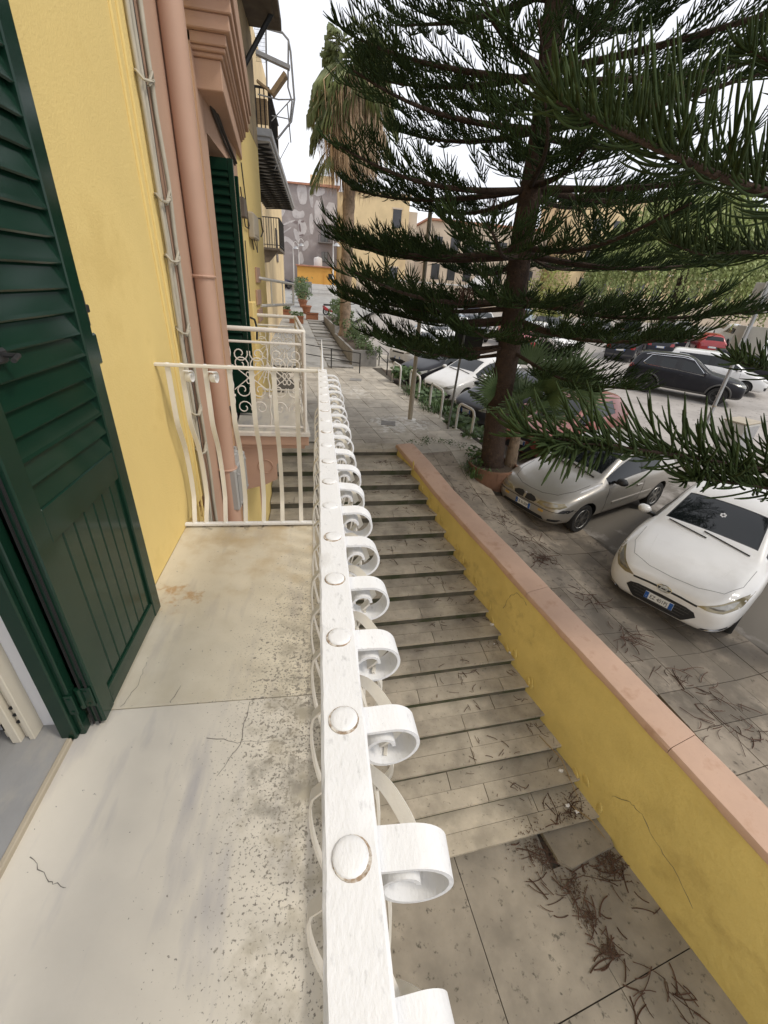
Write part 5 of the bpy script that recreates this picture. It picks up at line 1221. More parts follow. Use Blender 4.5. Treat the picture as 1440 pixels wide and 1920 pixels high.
def bushy(name, label, c, r3, n, mt, seed, leaf=.2, trunk=True):
    r = random.Random(seed); g0 = c[3]; t = thing(name, label, 'tree' if trunk else 'shrub', (c[0],c[1],g0))
    if trunk: MB().tube([(c[0],c[1],g0),(c[0]+.1,c[1],(g0+c[2])/2),(c[0],c[1],c[2])],[.18,.14,.08],8).build('trunk', m_bark, t, smooth=60, world=True)
    mb = MB(); cl = [(Vector((r.uniform(-1,1)*r3[0]*.62,r.uniform(-1,1)*r3[1]*.62,r.uniform(-1,1)*r3[2]*.62)),r.uniform(.3,.55)) for _ in range(12)]
    for i in range(n):
        q, s = r.choice(cl); d = Vector((r.gauss(0,1),r.gauss(0,1),r.gauss(0,1))).normalized()*r.uniform(.6,1.05)*s
        p = Vector(c[:3])+q+Vector((d.x*r3[0],d.y*r3[1],d.z*r3[2])); k = leaf*r.uniform(.5,1.1)
        if p.z < g0: continue
        u = Vector((r.uniform(-1,1),r.uniform(-1,1),r.uniform(-1,1))).normalized(); v = u.orthogonal().normalized()
        mb.add([p-u*k*.5,p+v*k*.26,p+u*k*.5,p-v*k*.26],[(0,1,2,3)])
    mb.build('crown' if trunk else 'leaves', mt, t, world=True)['kind'] = 'stuff'; return t
bushy('lime_tree','yellow-green tree glowing behind the araucaria on the right',(21.5,40,2.2,lz(40)),(3.0,2.0,2.2),2600,m_lime,8,.32)
bushy('lime_tree','small yellow-green tree between the parked cars and the pepper tree',(17.5,33,.6,lz(33)),(1.6,1.2,1.1),1500,m_lime,9,.25)
bushy('car_park_bush','green bush between the dark minivan and the charcoal hatchback',(20.3,27.4,-.7,lz(27.4)),(1.0,.8,.7),900,m_shrub,10,.2,False)
bushy('car_park_bush','low green bush right of the white crossover with dark lamps',(16.6,26.8,-1.2,lz(26.8)),(.8,.6,.5),600,m_shrub,12,.18,False)
# planter beds and shrubs along the ramp
pb = thing('ramp_planter', 'grey concrete planter bed stepping up along the right side of the ramp', 'planter', (1.8,22,-1.6))
mb = MB(); mb.prism([(1.41,17.98),(2.45,18.15),(2.2,24.5),(.90,24.0)],-1.9,-.96); mb.prism([(.92,24.05),(2.2,24.55),(1.6,31),(.42,30.8)],-1.9,-.62); mb.build('planter_wall', m_concrete, pb, world=True)
mb = MB(); mb.prism([(1.50,18.1),(2.36,18.24),(2.12,24.4),(1.02,23.95)],-1,-.952); mb.prism([(1.02,24.2),(2.12,24.6),(1.55,30.8),(.55,30.6)],-.7,-.612); mb.build('soil', m_soil, pb, world=True)
sh = [('sparse green shrub at the near corner of the ramp planter',(1.95,18.6,-.72,-.95),(.45,.5,.35),500,.11),('hanging shrub spilling over the right end of the ramp planter',(2.35,18.3,-.95,-1.5),(.4,.4,.4),500,.10),
      ('bushy shrub in the middle of the ramp planter',(1.8,21,-.5,-.95),(.6,.9,.6),800,.14),('tall shrub before the palm trunk',(1.4,24.6,-.2,-.6),(.7,.8,.7),900,.16),('shrub at the top end of the ramp planter',(1.2,28.5,.0,-.6),(.6,1.2,.6),800,.16)]
for i, (lb, c, r3, n, lf_) in enumerate(sh): bushy('shrub', lb, c, r3, n, m_shrub, 30+i, lf_, False)['group'] = 'shrubs in the ramp planter'

# ---------------------------------------------------------------- fallen needles, straws and scraps
def surf(x, y):
    if x > xw(y)+.39: return gz(x,y)+.006
    if y > yk(0,x): return -1.55
    for k in range(1, 17):
        if y >= yk(k,x): return -1.55-.15*k+.004
    return -4.094
fr_ = random.Random(31); mb = MB(); mbt = MB()
def twigs(x, y, n, s, L=(.05,.22), th=.0045):
    for i in range(n):
        px = x+fr_.gauss(0,s); py = y+fr_.gauss(0,s*.75)
        if abs(px-xw(py)-.19) < .22 and px < xw(py)+.4: continue
        a = fr_.uniform(0,6.28); l = fr_.uniform(*L); b = fr_.uniform(-1.2,1.2); P_ = []
        z0 = surf(px,py)+.006; q = Vector((px,py)); ok = True
        for k in range(5):
            P_.append((q.x,q.y,z0+fr_.uniform(0,.006))); q = q+Vector((cos(a),sin(a)))*l/4; a += b/4
            if abs(surf(q.x,q.y)-z0) > .08: break
        if len(P_) > 2: mb.tube(P_, th*fr_.uniform(.6,1.3), 3)
for (x, y, n, s) in ((2.45,2.0,26,.12),(2.9,2.22,26,.13),(3.2,1.72,22,.12),(2.62,1.6,14,.10),(2.72,1.3,15,.07),(2.78,1.05,11,.06),(2.9,.8,8,.08),(3.22,.75,14,.08),(2.45,1.75,8,.2),(3.4,1.3,8,.12)): twigs(x,y,n,s,(.08,.30),.0055)
for k in range(1,17):
    y = ynos(k)+.24; 
    for q in range(3): twigs(xw(y)-fr_.uniform(.1,1.4),y+fr_.uniform(-.02,.08),fr_.randint(2,8),.07,(.04,.14),.0035)
    twigs(xw(y)-.15,y+.05,6,.07,(.04,.14),.0035)
for (x, y, n, s) in ((3.3,6.2,26,.18),(3.55,5.6,22,.2),(3.5,5.0,45,.09),(3.75,4.1,16,.15),(3.95,3.4,30,.14),(4.3,2.8,22,.14),(4.5,2.5,16,.12),(4.7,2.0,20,.14),(4.15,2.2,14,.14),(4.9,1.6,16,.15),(3.0,6.9,20,.25)): twigs(x,y,n,s,(.08,.32),.0045)
lt = mb.build('fallen_needles', m_deadtwig); tag(lt, 'brown fallen araucaria needles and twigs strewn over steps and paving', 'needle litter', kind='stuff')
mb = MB()
for i in range(1700):
    c = fr_.choice(((2.42,2.02,.13),(2.55,1.9,.10),(2.95,2.22,.13),(3.15,1.72,.13),(3.25,1.78,.10),(2.66,1.6,.08),(2.70,1.35,.06),(2.76,1.1,.05))); px = c[0]+fr_.gauss(0,c[2]); py = c[1]+fr_.gauss(0,c[2]*.7)
    if px > xw(py)-.02: continue
    z = surf(px,py)+.008+fr_.uniform(0,.008); a = fr_.uniform(0,6.28); s = fr_.uniform(.005,.019); u = Vector((cos(a),sin(a),fr_.uniform(-.4,.4)))*s; v = Vector((-sin(a),cos(a),fr_.uniform(-.4,.4)))*s*.32; p = Vector((px,py,z))
    mb.add([p-u,p+v,p+u,p-v],[(0,1,2,3)])
tag(mb.build('leaf_litter', m_crumb), 'dark crumbled leaf litter below the last steps', 'leaf litter', kind='stuff')
scr = [(2.63,4.45,'white scrap of paper on the ninth step by the ochre wall'),(2.60,4.2,'tiny white scrap one step below the paper scrap by the wall'),(2.78,4.02,'small pale scrap at the wall on the tenth step'),(3.0,2.62,'white tissue against the wall on a low step'),(2.95,2.30,'white crumpled tissue on the next to last step'),(3.03,2.22,'clear plastic wrapper on the next to last step'),(3.1,2.06,'white scrap among needles on the last step'),(3.2,2.0,'pale petal-like scrap beside the straw on the last step')]
for i, (x, y, lb) in enumerate(scr):
    bm = bmesh.new(); bmesh.ops.create_icosphere(bm, subdivisions=2, radius=.03); r = random.Random(i)
    for v in bm.verts: v.co *= r.uniform(.5,1.25); v.co.z = v.co.z*.45
    o = MB().bm(bm).build('paper_scrap', m_paper); o.location = (x,y,surf(x,y)+.01); o.scale = (1,.8,1) if i != 1 else (.4,.4,.5); tag(o, lb, 'litter', 'white litter on the steps')
for i, (a, b, lb) in enumerate((((2.85,3.0),(3.12,2.35),'long dry straw leaning down two low steps'),((3.0,2.28),(3.3,1.92),'dry reed lying on the last step by the wall'))):
    za, zb = surf(*a)+.02, surf(*b)+.03; mb = MB(); mb.tube([(a[0],a[1],za),((a[0]+b[0])/2,(a[1]+b[1])/2,max(za,zb)-.02+.03),(b[0],b[1],zb)],[.004,.008,.003],5); tag(mb.build('dry_straw', m_straw), lb, 'straw', 'dry straws on the steps')
# ---------------------------------------------------------------- second balcony with ornamental rail
b2 = thing('balcony', 'next balcony with cream scrollwork rail and pink moulded base over the stairs', 'balcony', (-.5,5.3,0))
PB2 = lambda nm, mb, mt, sm_=None, par=b2: mb.build(nm, mt, par, smooth=sm_, world=True)
mb = MB(); mb.bbox(-.86,-.085,4.37,6.18,-.045,0,.004); PB2('floor_slab', mb, m_marble)
mb = MB(); mb.bbox(-.86,-.10,4.39,6.15,-.15,-.0455,.006); mb.bbox(-.86,-.14,4.43,6.1,-.20,-.15,.006); PB2('balcony_base', mb, m_pink)
for y in (4.45,5.85):
    mb = MB(); mb.extr([(-.86,-.20),(-.40,-.20),(-.40,-.32),(-.46,-.40),(-.46,-.58),(-.62,-.66),(-.86,-.72)],'y',y,y+.22); mb.tube([(-.58+.08*cos(a),y-.004,-.42+.08*sin(a)) for a in [i*.5 for i in range(13)]],.008,5); PB2('scroll_bracket', mb, m_pink, 40)
zt = 1.0
mb = MB(); mb.tube([(-.84,4.42,zt),(-.13,4.42,zt),(-.13,6.12,zt),(-.84,6.12,zt)],.022,10); PB2('handrail', mb, m_cream, 50)
mb = MB(); mb.tube([(-.84,4.42,zt-.115),(-.13,4.42,zt-.115),(-.13,6.12,zt-.115),(-.84,6.12,zt-.115)],.012,8); PB2('middle_rail', mb, m_cream, 50)
mb = MB(); mb.tube([(-.84,4.42,.05),(-.13,4.42,.05),(-.13,6.12,.05),(-.84,6.12,.05)],.012,8); PB2('bottom_rail', mb, m_cream, 50)
for (x, y) in ((-.13,4.42),(-.13,6.12)): PB2('corner_post', MB().tube([(x,y,0),(x,y,zt)],.02,8), m_cream, 50)
def cscroll(w, h, s=1):  # pair of opposed curls
    pts = []
    for i in range(15):
        a = pi*1.9-(pi*1.9)*i/14; r = .16+.28*(i/14); pts.append((w*.25+w*r*.6*cos(a), h*.30+h*r*.55*sin(a)))
    return pts
def ornament(P3):
    """scrolls of one bay; P3(u,v) maps bay coordinates (0..1, height) into the rail plane"""
    out = []
    for v0, sg in ((.62,1),(.54,-1),(.33,1),(.18,-1)):
        for sx in (1,-1):
            L_ = []
            for i in range(16):
                t = i/15; a = R(200)+R(-430)*t; r = .215*(1-.74*t); cx, cz = .5+sx*.235, v0
                L_.append(P3(cx-sx*r*cos(a)*-1, cz+sg*(r*.30*sin(a)*-1)))
            out.append((L_,.006))
    for sx in (1,-1):
        out.append(([P3(.5+sx*(.04+.42*t), .43+.10*(2*t-1)*sx*0+(.10*t if 1 else 0)) for t in [i/6 for i in range(7)]],.005)); out.append(([P3(.5+sx*(.04+.42*t), .43-.10*t) for t in [i/6 for i in range(7)]],.005))
    for q in (-.06,.06):
        for z in (.405,.455): out.append(([P3(.5+q+.05*cos(a),z+.022*sin(a)) for a in [i*.7 for i in range(10)]],.005))
    return out
bays = [lambda u,v: (-.84+.355*u,4.42,v*1.2+.03), lambda u,v: (-.485+.355*u,4.42,v*1.2+.03)]+[(lambda k: (lambda u,v: (-.13,4.42+.34*(k+u),v*1.2+.03)))(k) for k in range(5)]+[lambda u,v: (-.84+.355*u,6.12,v*1.2+.03), lambda u,v: (-.485+.355*u,6.12,v*1.2+.03)]
for P3 in bays:
    for L_, r in ornament(P3): PB2('scroll', MB().tube(L_, r, 5), m_cream, 60)
for (x, y) in [(-.485,4.42),(-.84,4.42),(-.485,6.12)]+[(-.13,4.42+.34*k) for k in range(1,5)]:
    mb = MB(); mb.tube([(x+.006*cos(z*40),y+.006*sin(z*40),z) for z in [.05+.02*i for i in range(42)]],.007,5); mb.lathe([(.02,0),(.02,.02)],8,Matrix.Translation((x,y,.36))); PB2('twisted_bar', mb, m_cream, 60)
    if x != -.84:
        for k in (-2,-1,1,2):
            dx = (k*.035,0) if abs(y-4.42) < .01 or y > 6 else (0,k*.035)
            PB2('petal_bar', MB().tube([(x,y,.70),(x+dx[0]*.5,y+dx[1]*.5,.62),(x+dx[0]*1.6,y+dx[1]*1.6,.50)],.005,5), m_cream, 60)
_done = set()
for o in b2.children:                       # the front follows the bend of the street
    if o.data and o.data.name not in _done:
        _done.add(o.data.name)
        for v in o.data.vertices: v.co.x -= .085*max(0, v.co.y+b2.location.y-4.37)
# third balcony farther on, and the house beyond
b3 = thing('balcony', 'cream tube railing of a third balcony farther along the yellow wall', 'balcony', (-.6,9,.4))
mb = MB(); mb.tube([(-.84,7.05,1.42),(-.45,9.2,1.35),(-.46,9.3,1.0),(-.84,7.2,1.05)],.022,8); mb.build('handrail', m_cream, b3, smooth=50, world=True)
for y in (7.7,8.4): MB().tube([(-.84+.39*(y-7.05)/2.15,y,1.40),(-.84+.39*(y-7.05)/2.15,y,1.03)],.012,6).build('rail_bar', m_cream, b3, world=True)
fh = thing('row_house', 'pale house beyond the yellow one with black iron balconies', 'building', (-3,18,-1.5))
PF = lambda nm, mb, mt, sm_=None: mb.build(nm, mt, fh, smooth=sm_, world=True)
mb = MB(); mb.box(-6,-1.72,8.3,15.5,-4,9); PF('wall', mb, m_oldwall)
mb = MB(); mb.box(-8,-2.25,15.5,34,-2,9.5); PF('wall', mb, m_faryellow)
mb = MB(); mb.bbox(-1.75,-.74,9.55,18,3.55,3.66,.01); mb.box(-1.7,-.78,9.6,17.9,3.5,3.55)
PF('balcony_slab', mb, m_galv)
for k in range(22): 
    mb = MB(); y = 9.6+k*.36; mb.tube([(-1.68,y,3.48),(-.8,y+.5,3.48)],.018,5); mb.tube([(-.8,y,3.46),(-1.68,y+.5,3.46)],.018,5); PF('lattice_bar', mb, m_iron)
mb = MB(); mb.tube([(-1.7,9.6,4.18),(-.76,9.6,4.18),(-.76,11.5,4.18)],.02,6); PF('balcony_rail', mb, m_iron)
for k in range(5): PF('rail_bar', MB().tube([(-1.05+.07*k,9.6,3.66),(-1.05+.07*k,9.6,4.18)],.010,5), m_iron)
for k in range(8): PF('rail_bar', MB().tube([(-.76,9.6+.24*k,3.66),(-.76,9.6+.24*k,4.18)],.010,5), m_iron)
PF('cane_screen', MB().box(-1.6,-.80,9.63,9.65,3.72,4.05), m_cane); PF('cane_screen', MB().box(-.80,-.78,9.7,11.4,3.72,4.05), m_cane)
# second black balcony with shutters and pots
mb = MB(); mb.bbox(-2.3,-1.42,19.8,22.5,2.36,2.45,.01); mb.extr([(-2.3,2.36),(-1.5,2.36),(-1.9,1.95),(-2.3,1.9)],'y',19.9,20.1); PF('balcony_slab', mb, m_wood)
mb = MB(); mb.tube([(-2.25,19.85,3.44),(-1.42,19.85,3.44),(-1.42,22.4,3.44)],.02,6); mb.tube([(-2.25,19.85,2.55),(-1.42,19.85,2.55),(-1.42,22.4,2.55)],.015,6); PF('balcony_rail', mb, m_iron)
for k in range(9): PF('rail_bar', MB().tube([(-2.2+.095*k,19.85,2.45),(-2.2+.095*k,19.85,3.44)],.013,5), m_iron)
for k in range(8): PF('rail_bar', MB().tube([(-1.42,19.9+.33*k,2.45),(-1.42,19.9+.33*k,3.44)],.013,5), m_iron)
PF('shutter', MB().bbox(-2.26,-2.0,19.2,19.4,2.45,4.6,.01), m_galv); PF('shutter', MB().bbox(-2.26,-2.1,18.6,18.8,-.9,1.4,.01), m_galv)
for z, y in ((5.5,17),(5.5,25),(5.5,30),(2.2,28)):
    PF('window', MB().bbox(-2.27,-2.2,y,y+1,z,z+1.6,.01), m_winglass)
# steel frame of a torn awning above
aw = thing('awning_frame', 'bare steel frame of a torn awning hanging off the upper balcony', 'awning', (-.6,9,4.4))
def aw_t(pts, r=.014, nm='frame_tube', mt=m_galv): MB().tube(pts, r, 6).build(nm, mt, aw, world=True)
aw_t([(-.76,9.5,4.84),(-.50,9.5,4.82),(-.41,9.5,4.75),(-.38,9.5,4.62),(-.34,9.5,4.06),(-.40,9.5,3.78),(-.65,9.5,3.52)],.016); aw_t([(-.75,9.5,4.83),(-.78,9.5,4.12)]); aw_t([(-.41,9.5,4.73),(-.44,9.5,4.2),(-.38,9.5,4.03),(-.44,9.5,3.7)])
aw_t([(-.93,9.5,4.06),(-.6,9.5,4.03),(-.34,9.5,4.06)],.010); aw_t([(-.46,9.5,4.0),(-.42,9.5,3.5)],.010); aw_t([(-.73,9.5,3.75),(-.4,9.5,4.05)],.008); aw_t([(-.72,9.5,3.82),(-.38,9.5,3.80)],.008); aw_t([(-.72,9.5,3.1),(-.45,9.5,3.5)],.006)
mb = MB(); mb.bar([(-.92,9.5,4.55),(-.40,9.5,4.43)],(0,1,0),.10,.05); mb.build('roller_box', m_galv, aw, world=True)
mb = MB(); mb.bar([(-.93,9.5,4.22),(-.70,9.5,4.10)],(0,1,0),.08,.03); mb.bar([(-.70,9.5,4.08),(-.47,9.5,4.34)],(0,1,0),.2,.06); mb.build('torn_cover', m_cane, aw, world=True)
mb = MB()
for k in range(9): mb.tube([(-.92+.02*k,9.5,4.85),(-.92+.02*k,9.5,4.45)],.002,3); mb.tube([(-.93,9.5,4.45+.045*k),(-.75,9.5,4.45+.045*k)],.002,3)
mb.build('wire_mesh', m_cabledark, aw, world=True)['kind'] = 'stuff'

# ---------------------------------------------------------------- street furniture on the path
def hoop(lb, a, b, h=.70):
    t = thing('barrier_hoop', lb, 'barrier', ((a[0]+b[0])/2,(a[1]+b[1])/2,-1.6), group='white hoops along the planting strip')
    A = Vector((*a,-1.75)); B = Vector((*b,-1.75)); d = (B-A); P_ = [A]; r = .16; u = d.normalized(); T_ = Vector((0,0,1))
    top = -1.6+h
    for i in range(7): an = R(90*i/6); P_.append(Vector((A.x,A.y,top-r))+u*r*(1-cos(an))+T_*r*sin(an))
    for i in range(7): an = R(90*i/6); P_.append(Vector((B.x,B.y,top-r))-u*r*(1-sin(an))+T_*r*cos(an))
    P_.append(B); MB().tube(P_, .030, 10).build('tube', m_hoop, t, smooth=60, world=True)
    for q in (A,B): MB().lathe([(.05,0),(.05,.012),(.034,.02)],12,Matrix.Translation((q.x,q.y,-1.6))).build('foot_collar', m_hoop, t, world=True)
hoop('farthest white hoop, left of the tan pole by the black barrier',(2.68,15.24),(2.78,14.29)); hoop('white hoop standing just behind the tan pole',(3.02,13.8),(3.06,12.56)); hoop('white hoop between the tan pole and the green pole',(3.16,11.54),(3.26,10.67),.74); hoop('nearest white hoop, half hidden by the fan palm',(3.42,9.77),(3.57,9.04),.66)
def barrier(lb, posts, h=.74):
    t = thing('iron_barrier', lb, 'barrier', (posts[0][0],posts[0][1],-1.6))
    for p in posts: MB().tube([(p[0],p[1],-1.7),(p[0],p[1],-1.6+h)],.022,8).build('post', m_iron, t, world=True)
    for z in (h-.01,h*.5): MB().tube([(p[0],p[1],-1.6+z) for p in posts],.017,8).build('rail', m_iron, t, world=True)
barrier('low black barrier across the path below the ramp',[(-.65,18.4),(.54,17.42),(1.60,16.55)]); barrier('short black barrier between planter bed and farthest hoop',[(2.61,18.5),(2.67,16.57)],.8)
tp = thing('tan_pole', 'thick tan painted steel pole standing on the path behind the wall end', 'pole', (2.39,10.5,-1.6))
MB().lathe([(.062,-.1),(.062,1.15),(.05,1.2),(.045,5.2),(.03,5.22)],16).build('shaft', m_tan, tp, smooth=40); MB().lathe([(.16,-.02),(.16,.006),(.07,.012)],16).build('base_plate', m_hoop, tp)
gp = thing('board_post', 'thin grey-green post carrying a black board', 'sign', (3.21,9.75,-1.6))
MB().tube([(0,0,-.1),(.08,0,2.35)],.026,10).build('post', m_greypole, gp, smooth=50)
bd_ = MB().bbox(-.33,.33,-.02,.02,-.33,.33,.004).build('board', m_black, gp); bd_.location = (.22,.10,2.02); bd_.rotation_euler = (0,.02,-.35)
sp = thing('street_sign', 'grey signpost with two cream sign panels seen edge-on at the right', 'sign', (10.06,9.3,lz(9.3)))
MB().tube([(0,0,0),(0,0,4.75)],.042,12).build('post', m_galv, sp, smooth=50)
for z, w in ((4.05,.44),(3.15,.50)):
    for s in (-1,1):
        p = MB().bbox(-.012,.012,-.34,.34,-.30,.30,.004).build('sign_panel', m_panel, sp); p.location = (-.10 if s < 0 else .14,-.0+.02*s,z); p.rotation_euler.z = .62*s-.2
    q = MB().tube([(-.10,0,z),(.14,0,z)],.015,6).build('bracket', m_galv, sp)
MB().lathe([(.05,.0),(.05,.04)],12,Matrix.Translation((0,0,1.55))).build('clamp', m_tan, sp)
cb_ = thing('utility_cabinet', 'pale grey utility cabinet at the right edge behind the araucaria boughs', 'cabinet', (10.9,9.1,lz(9.1)), .35)
MB().bbox(-.38,.38,-.25,.25,.05,1.25,.01).build('cabinet_body', m_panel, cb_); MB().bbox(-.36,.36,-.265,-.25,.1,1.2,.004).build('door', m_galv, cb_); MB().bbox(-.40,.40,-.27,.27,1.25,1.29,.008).build('lid', m_tan, cb_); MB().box(-.36,.36,-.23,.23,0,.05).build('plinth', m_concrete, cb_)

# ---------------------------------------------------------------- pots and boxes up the ramp
def box_planter(lb, x0, x1, y, z, h=.42, d=.45, g='terracotta planters up the ramp', pl=True):
    t = thing('planter_box', lb, 'planter', ((x0+x1)/2,y,z), group=g); w = (x1-x0)/2
    MB().prism([(-w*.93,0),(w*.93,0),(w*.93,d),(-w*.93,d)],0,h).build('box', m_terra, t); MB().bbox(-w,w,-.03,d+.03,h-.07,h,.01).build('rim', m_terra, t)
    if pl:
        r = random.Random(int(x0*100)); mb = MB()
        for i in range(90):
            p = Vector((r.uniform(-w*.9,w*.9),r.uniform(0,d),h+r.uniform(0,.22))); u = Vector((r.uniform(-1,1),r.uniform(-1,1),r.uniform(-.5,1))).normalized()*.09; v = u.orthogonal().normalized()*.04; mb.add([p-u,p+v,p+u,p-v],[(0,1,2,3)])
        mb.build('plants', m_shrub, t)['kind'] = 'stuff'
box_planter('terracotta planter box with pale plants at the left of the ramp',-1.72,-.82,28.5,rz_(28.5)-.02); box_planter('terracotta planter box at the head of the shallow steps',-.75,.10,30.4,rz_(30.4)-.02,pl=False)
box_planter('terracotta planter box farthest left on the ramp',-3.4,-2.75,30.9,rz_(30.9)-.02); box_planter('terracotta planter box with bare twig left of the pale plants',-2.65,-1.75,31.3,rz_(31.3)-.02)
for i, (x, y, lb, s) in enumerate(((-.75,33.5,'round terracotta pot behind the planter boxes',1.0),(-1.1,37,'terracotta pot higher up the ramp',1.0),(-1.25,40,'terracotta pot with a bushy plant near the top of the ramp',1.1),(-1.35,43,'topmost terracotta pot before the orange building',1.1))):
    t = thing('terracotta_pot', lb, 'pot', (x,y,rz_(y)-.02), group='round pots up the ramp'); MB().lathe([(.22*s,0),(.33*s,.42*s),(.37*s,.42*s),(.37*s,.52*s),(.32*s,.52*s),(.30*s,.45*s),(.001,.45*s)],16).build('pot', m_terra, t, smooth=40)
    if i:
        r = random.Random(i); mb = MB()
        for k in range(260): p = Vector((r.gauss(0,.3),r.gauss(0,.3),.6+r.uniform(0,1.1)*s)); u = Vector((r.uniform(-1,1),r.uniform(-1,1),r.uniform(-.5,1))).normalized()*.12; v = u.orthogonal().normalized()*.05; mb.add([p-u,p+v,p+u,p-v],[(0,1,2,3)])
        mb.build('plant', m_shrub, t)['kind'] = 'stuff'

# ---------------------------------------------------------------- far buildings
mu = thing('mural_building', 'mauve gable wall with a faded pale portrait mural at the end of the street', 'building', (-1,58,.1))
PM = lambda nm, mb, mt, sm_=None: mb.build(nm, mt, mu, smooth=sm_, world=True)
PM('wall', MB().box(-4.45,2.38,58,70,-.5,10.5), m_mural); PM('side_wall', MB().box(2.385,3.3,58.3,70,-.5,10.3), m_faryellow); PM('side_wall', MB().box(-5.2,-4.455,58.3,70,-.5,10.2), m_faryellow)
PM('roof', MB().extr([(-4.7,10.5),(2.6,10.5),(2.6,10.75),(-4.7,10.62)],'y',57.7,70.3), m_roof)
PM('roof_block', MB().box(-.65,2.2,62,68,10.7,12.2), m_faryellow); PM('roof_block', MB().box(-3,-1.2,64,68,10.7,11.5), m_mural)
c2w = lambda x, y: (-4.22+(x/5.645-118.7)*.0576, 57.985, 10.65-(y/5.645-38-.11*(x/5.645-118.7))*.051)
def mpatch(L, d, th):
    for _ in range(1): L = [q for a, b in zip(L, L[1:]+L[:1]) for q in ((a[0]*.75+b[0]*.25,a[1]*.75+b[1]*.25),(a[0]*.25+b[0]*.75,a[1]*.25+b[1]*.75))]
    mb = MB(); mb.extr([(c2w(*p)[0], c2w(*p)[2]) for p in L],'y',57.985-d,57.999); PM('mural_patch', mb, th)
for i, L in enumerate(([(870,260),(960,250),(990,300),(985,440),(940,460),(900,440)],[(820,510),(860,500),(900,530),(950,510),(960,580),(900,600),(830,590)],[(880,600),(960,620),(985,720),(930,790),(880,790),(890,700)],[(820,690),(880,720),(905,840),(860,850)],
    [(715,770),(790,800),(870,900),(830,920),(760,830),(715,850)],[(930,860),(990,820),(1000,900),(920,960)],[(870,950),(920,950),(945,1080),(880,1090)],[(715,650),(850,605),(850,625),(715,672)],[(715,735),(805,680),(805,698),(715,752)],
    [(1065,290),(1180,290),(1180,360),(1065,380)],[(1065,410),(1150,425),(1150,655),(1065,660)],[(1195,430),(1310,450),(1310,690),(1195,655)],[(1000,280),(1050,290),(1055,500),(1020,470)],[(1005,560),(1050,540),(1055,770),(1010,760)],[(720,230),(750,250),(760,420),(740,440),(735,300)],[(690,470),(740,440),(760,500),(700,600)])):
    mpatch(L, .002+.0004*i, m_muralw)
for L in ([(835,622),(882,622),(880,648),(840,648)],[(915,618),(952,616),(950,640),(915,640)],[(888,768),(945,758),(940,782),(895,786)],[(888,650),(905,650),(918,735),(893,738)]): mpatch(L, .012, m_murald)
for (x0,x1,z0,z1) in ((.54,1.38,5.4,6.95),(.60,1.30,3.4,4.4)):
    PM('window', MB().bbox(x0,x1,57.9,58.05,z0,z1,.02), m_winglass)
    for k in range(2): PM('shutter', MB().bbox(x0+.02+k*(x1-x0)/2,x0-.02+(k+1)*(x1-x0)/2,57.86,57.9,z0+.02,z1-.02,.01), m_galv if k < 0 else m_greypole)
PM('cornice', MB().bbox(.2,1.65,57.75,58,7.05,7.2,.02), m_muralw); PM('balcony_slab', MB().bbox(.2,1.8,57.3,58,5.25,5.36,.02), m_concrete)
for k in range(7): PM('rail_bar', MB().tube([(.25+.25*k,57.35,5.36),(.25+.25*k,57.35,6.0)],.02,4), m_iron)
PM('balcony_rail', MB().tube([(.25,57.35,6.0),(1.78,57.35,6.0)],.02,4), m_iron)
ob = thing('orange_building', 'low orange building with white base below the mural', 'building', (0,50,.2))
PO = lambda nm, mb, mt: mb.build(nm, mt, ob, world=True)
PO('wall', MB().box(-1.98,2.0,50,55,1.08,2.6), m_orange); PO('base_wall', MB().box(-2.0,2.05,49.98,55,-.1,1.08), m_farwhite); PO('roof_edge', MB().bbox(-2.1,2.15,49.8,55.1,2.6,2.72,.02), m_roof); PO('window', MB().bbox(1.2,1.65,49.96,50.05,1.6,2.1,.01), m_winglass); PO('pilaster', MB().box(.72,.78,49.93,50,1.08,2.6), m_orange)
for i in range(26): PO('base_brick', MB().bbox(-1.9+.3*(i%13),-1.63+.3*(i%13),49.95,49.98,.25+.3*(i//13),.5+.3*(i//13),.01), m_farwhite)
wt = thing('water_tank', 'round white water tank on the orange building roof', 'tank', (.15,53,2.72)); MB().lathe([(.42,0),(.45,.1),(.45,.7),(.38,.85),(.1,.92),(.001,.92)],18).build('tank', m_farwhite, wt, smooth=40); MB().lathe([(.1,.9),(.1,.97)],10).build('lid', m_galv, wt)
def lamp(lb, x, y, z0, h):
    t = thing('street_lamp', lb, 'street lamp', (x,y,z0), group='white lamp posts at the upper square')
    MB().tube([(0,0,0),(0,0,h)],[.09,.05],10).build('post', m_hoop, t); MB().tube([(0,0,h)]+[(.28-.28*cos(a),0,h+.45*sin(a)+.1) for a in [R(20*i) for i in range(1,9)]],.025,6).build('arm', m_hoop, t)
    MB().lathe([(.001,.30),(.10,.28),(.30,.10),(.36,0),(.30,.02),(.001,.05)],14,Matrix.Translation((.35,0,h-.15))).build('lamp_shade', m_galv, t, smooth=40)
lamp('left of the two white lamp posts before the mural',-2.6,56,.3,4.2); lamp('taller white lamp post just right of its twin before the mural',-2.0,56.5,.35,4.5); lamp('white lamp post nearest the palm trunk',1.62,48,.1,4.5)
bp = thing('notice_panel', 'dark metal gate panel with white shapes before the orange building', 'sign', (-1.05,47.5,.0)); MB().bbox(-.45,.55,-.03,.03,.15,1.25,.01).build('panel', m_greypole, bp)
for k in range(5): MB().tube([(-.3+.17*k,-.04,.3),(-.25+.17*k,-.04,.7+.06*(k%2)),(-.2+.17*k,-.04,.4)],.025,4).build('white_motif', m_hoop, bp)
car('blue car parked far left below the mural','hatch',c_navy,-4.6,55,(.9,.4),lambda x,y: rz_(52),detail=1,name='parked_car')
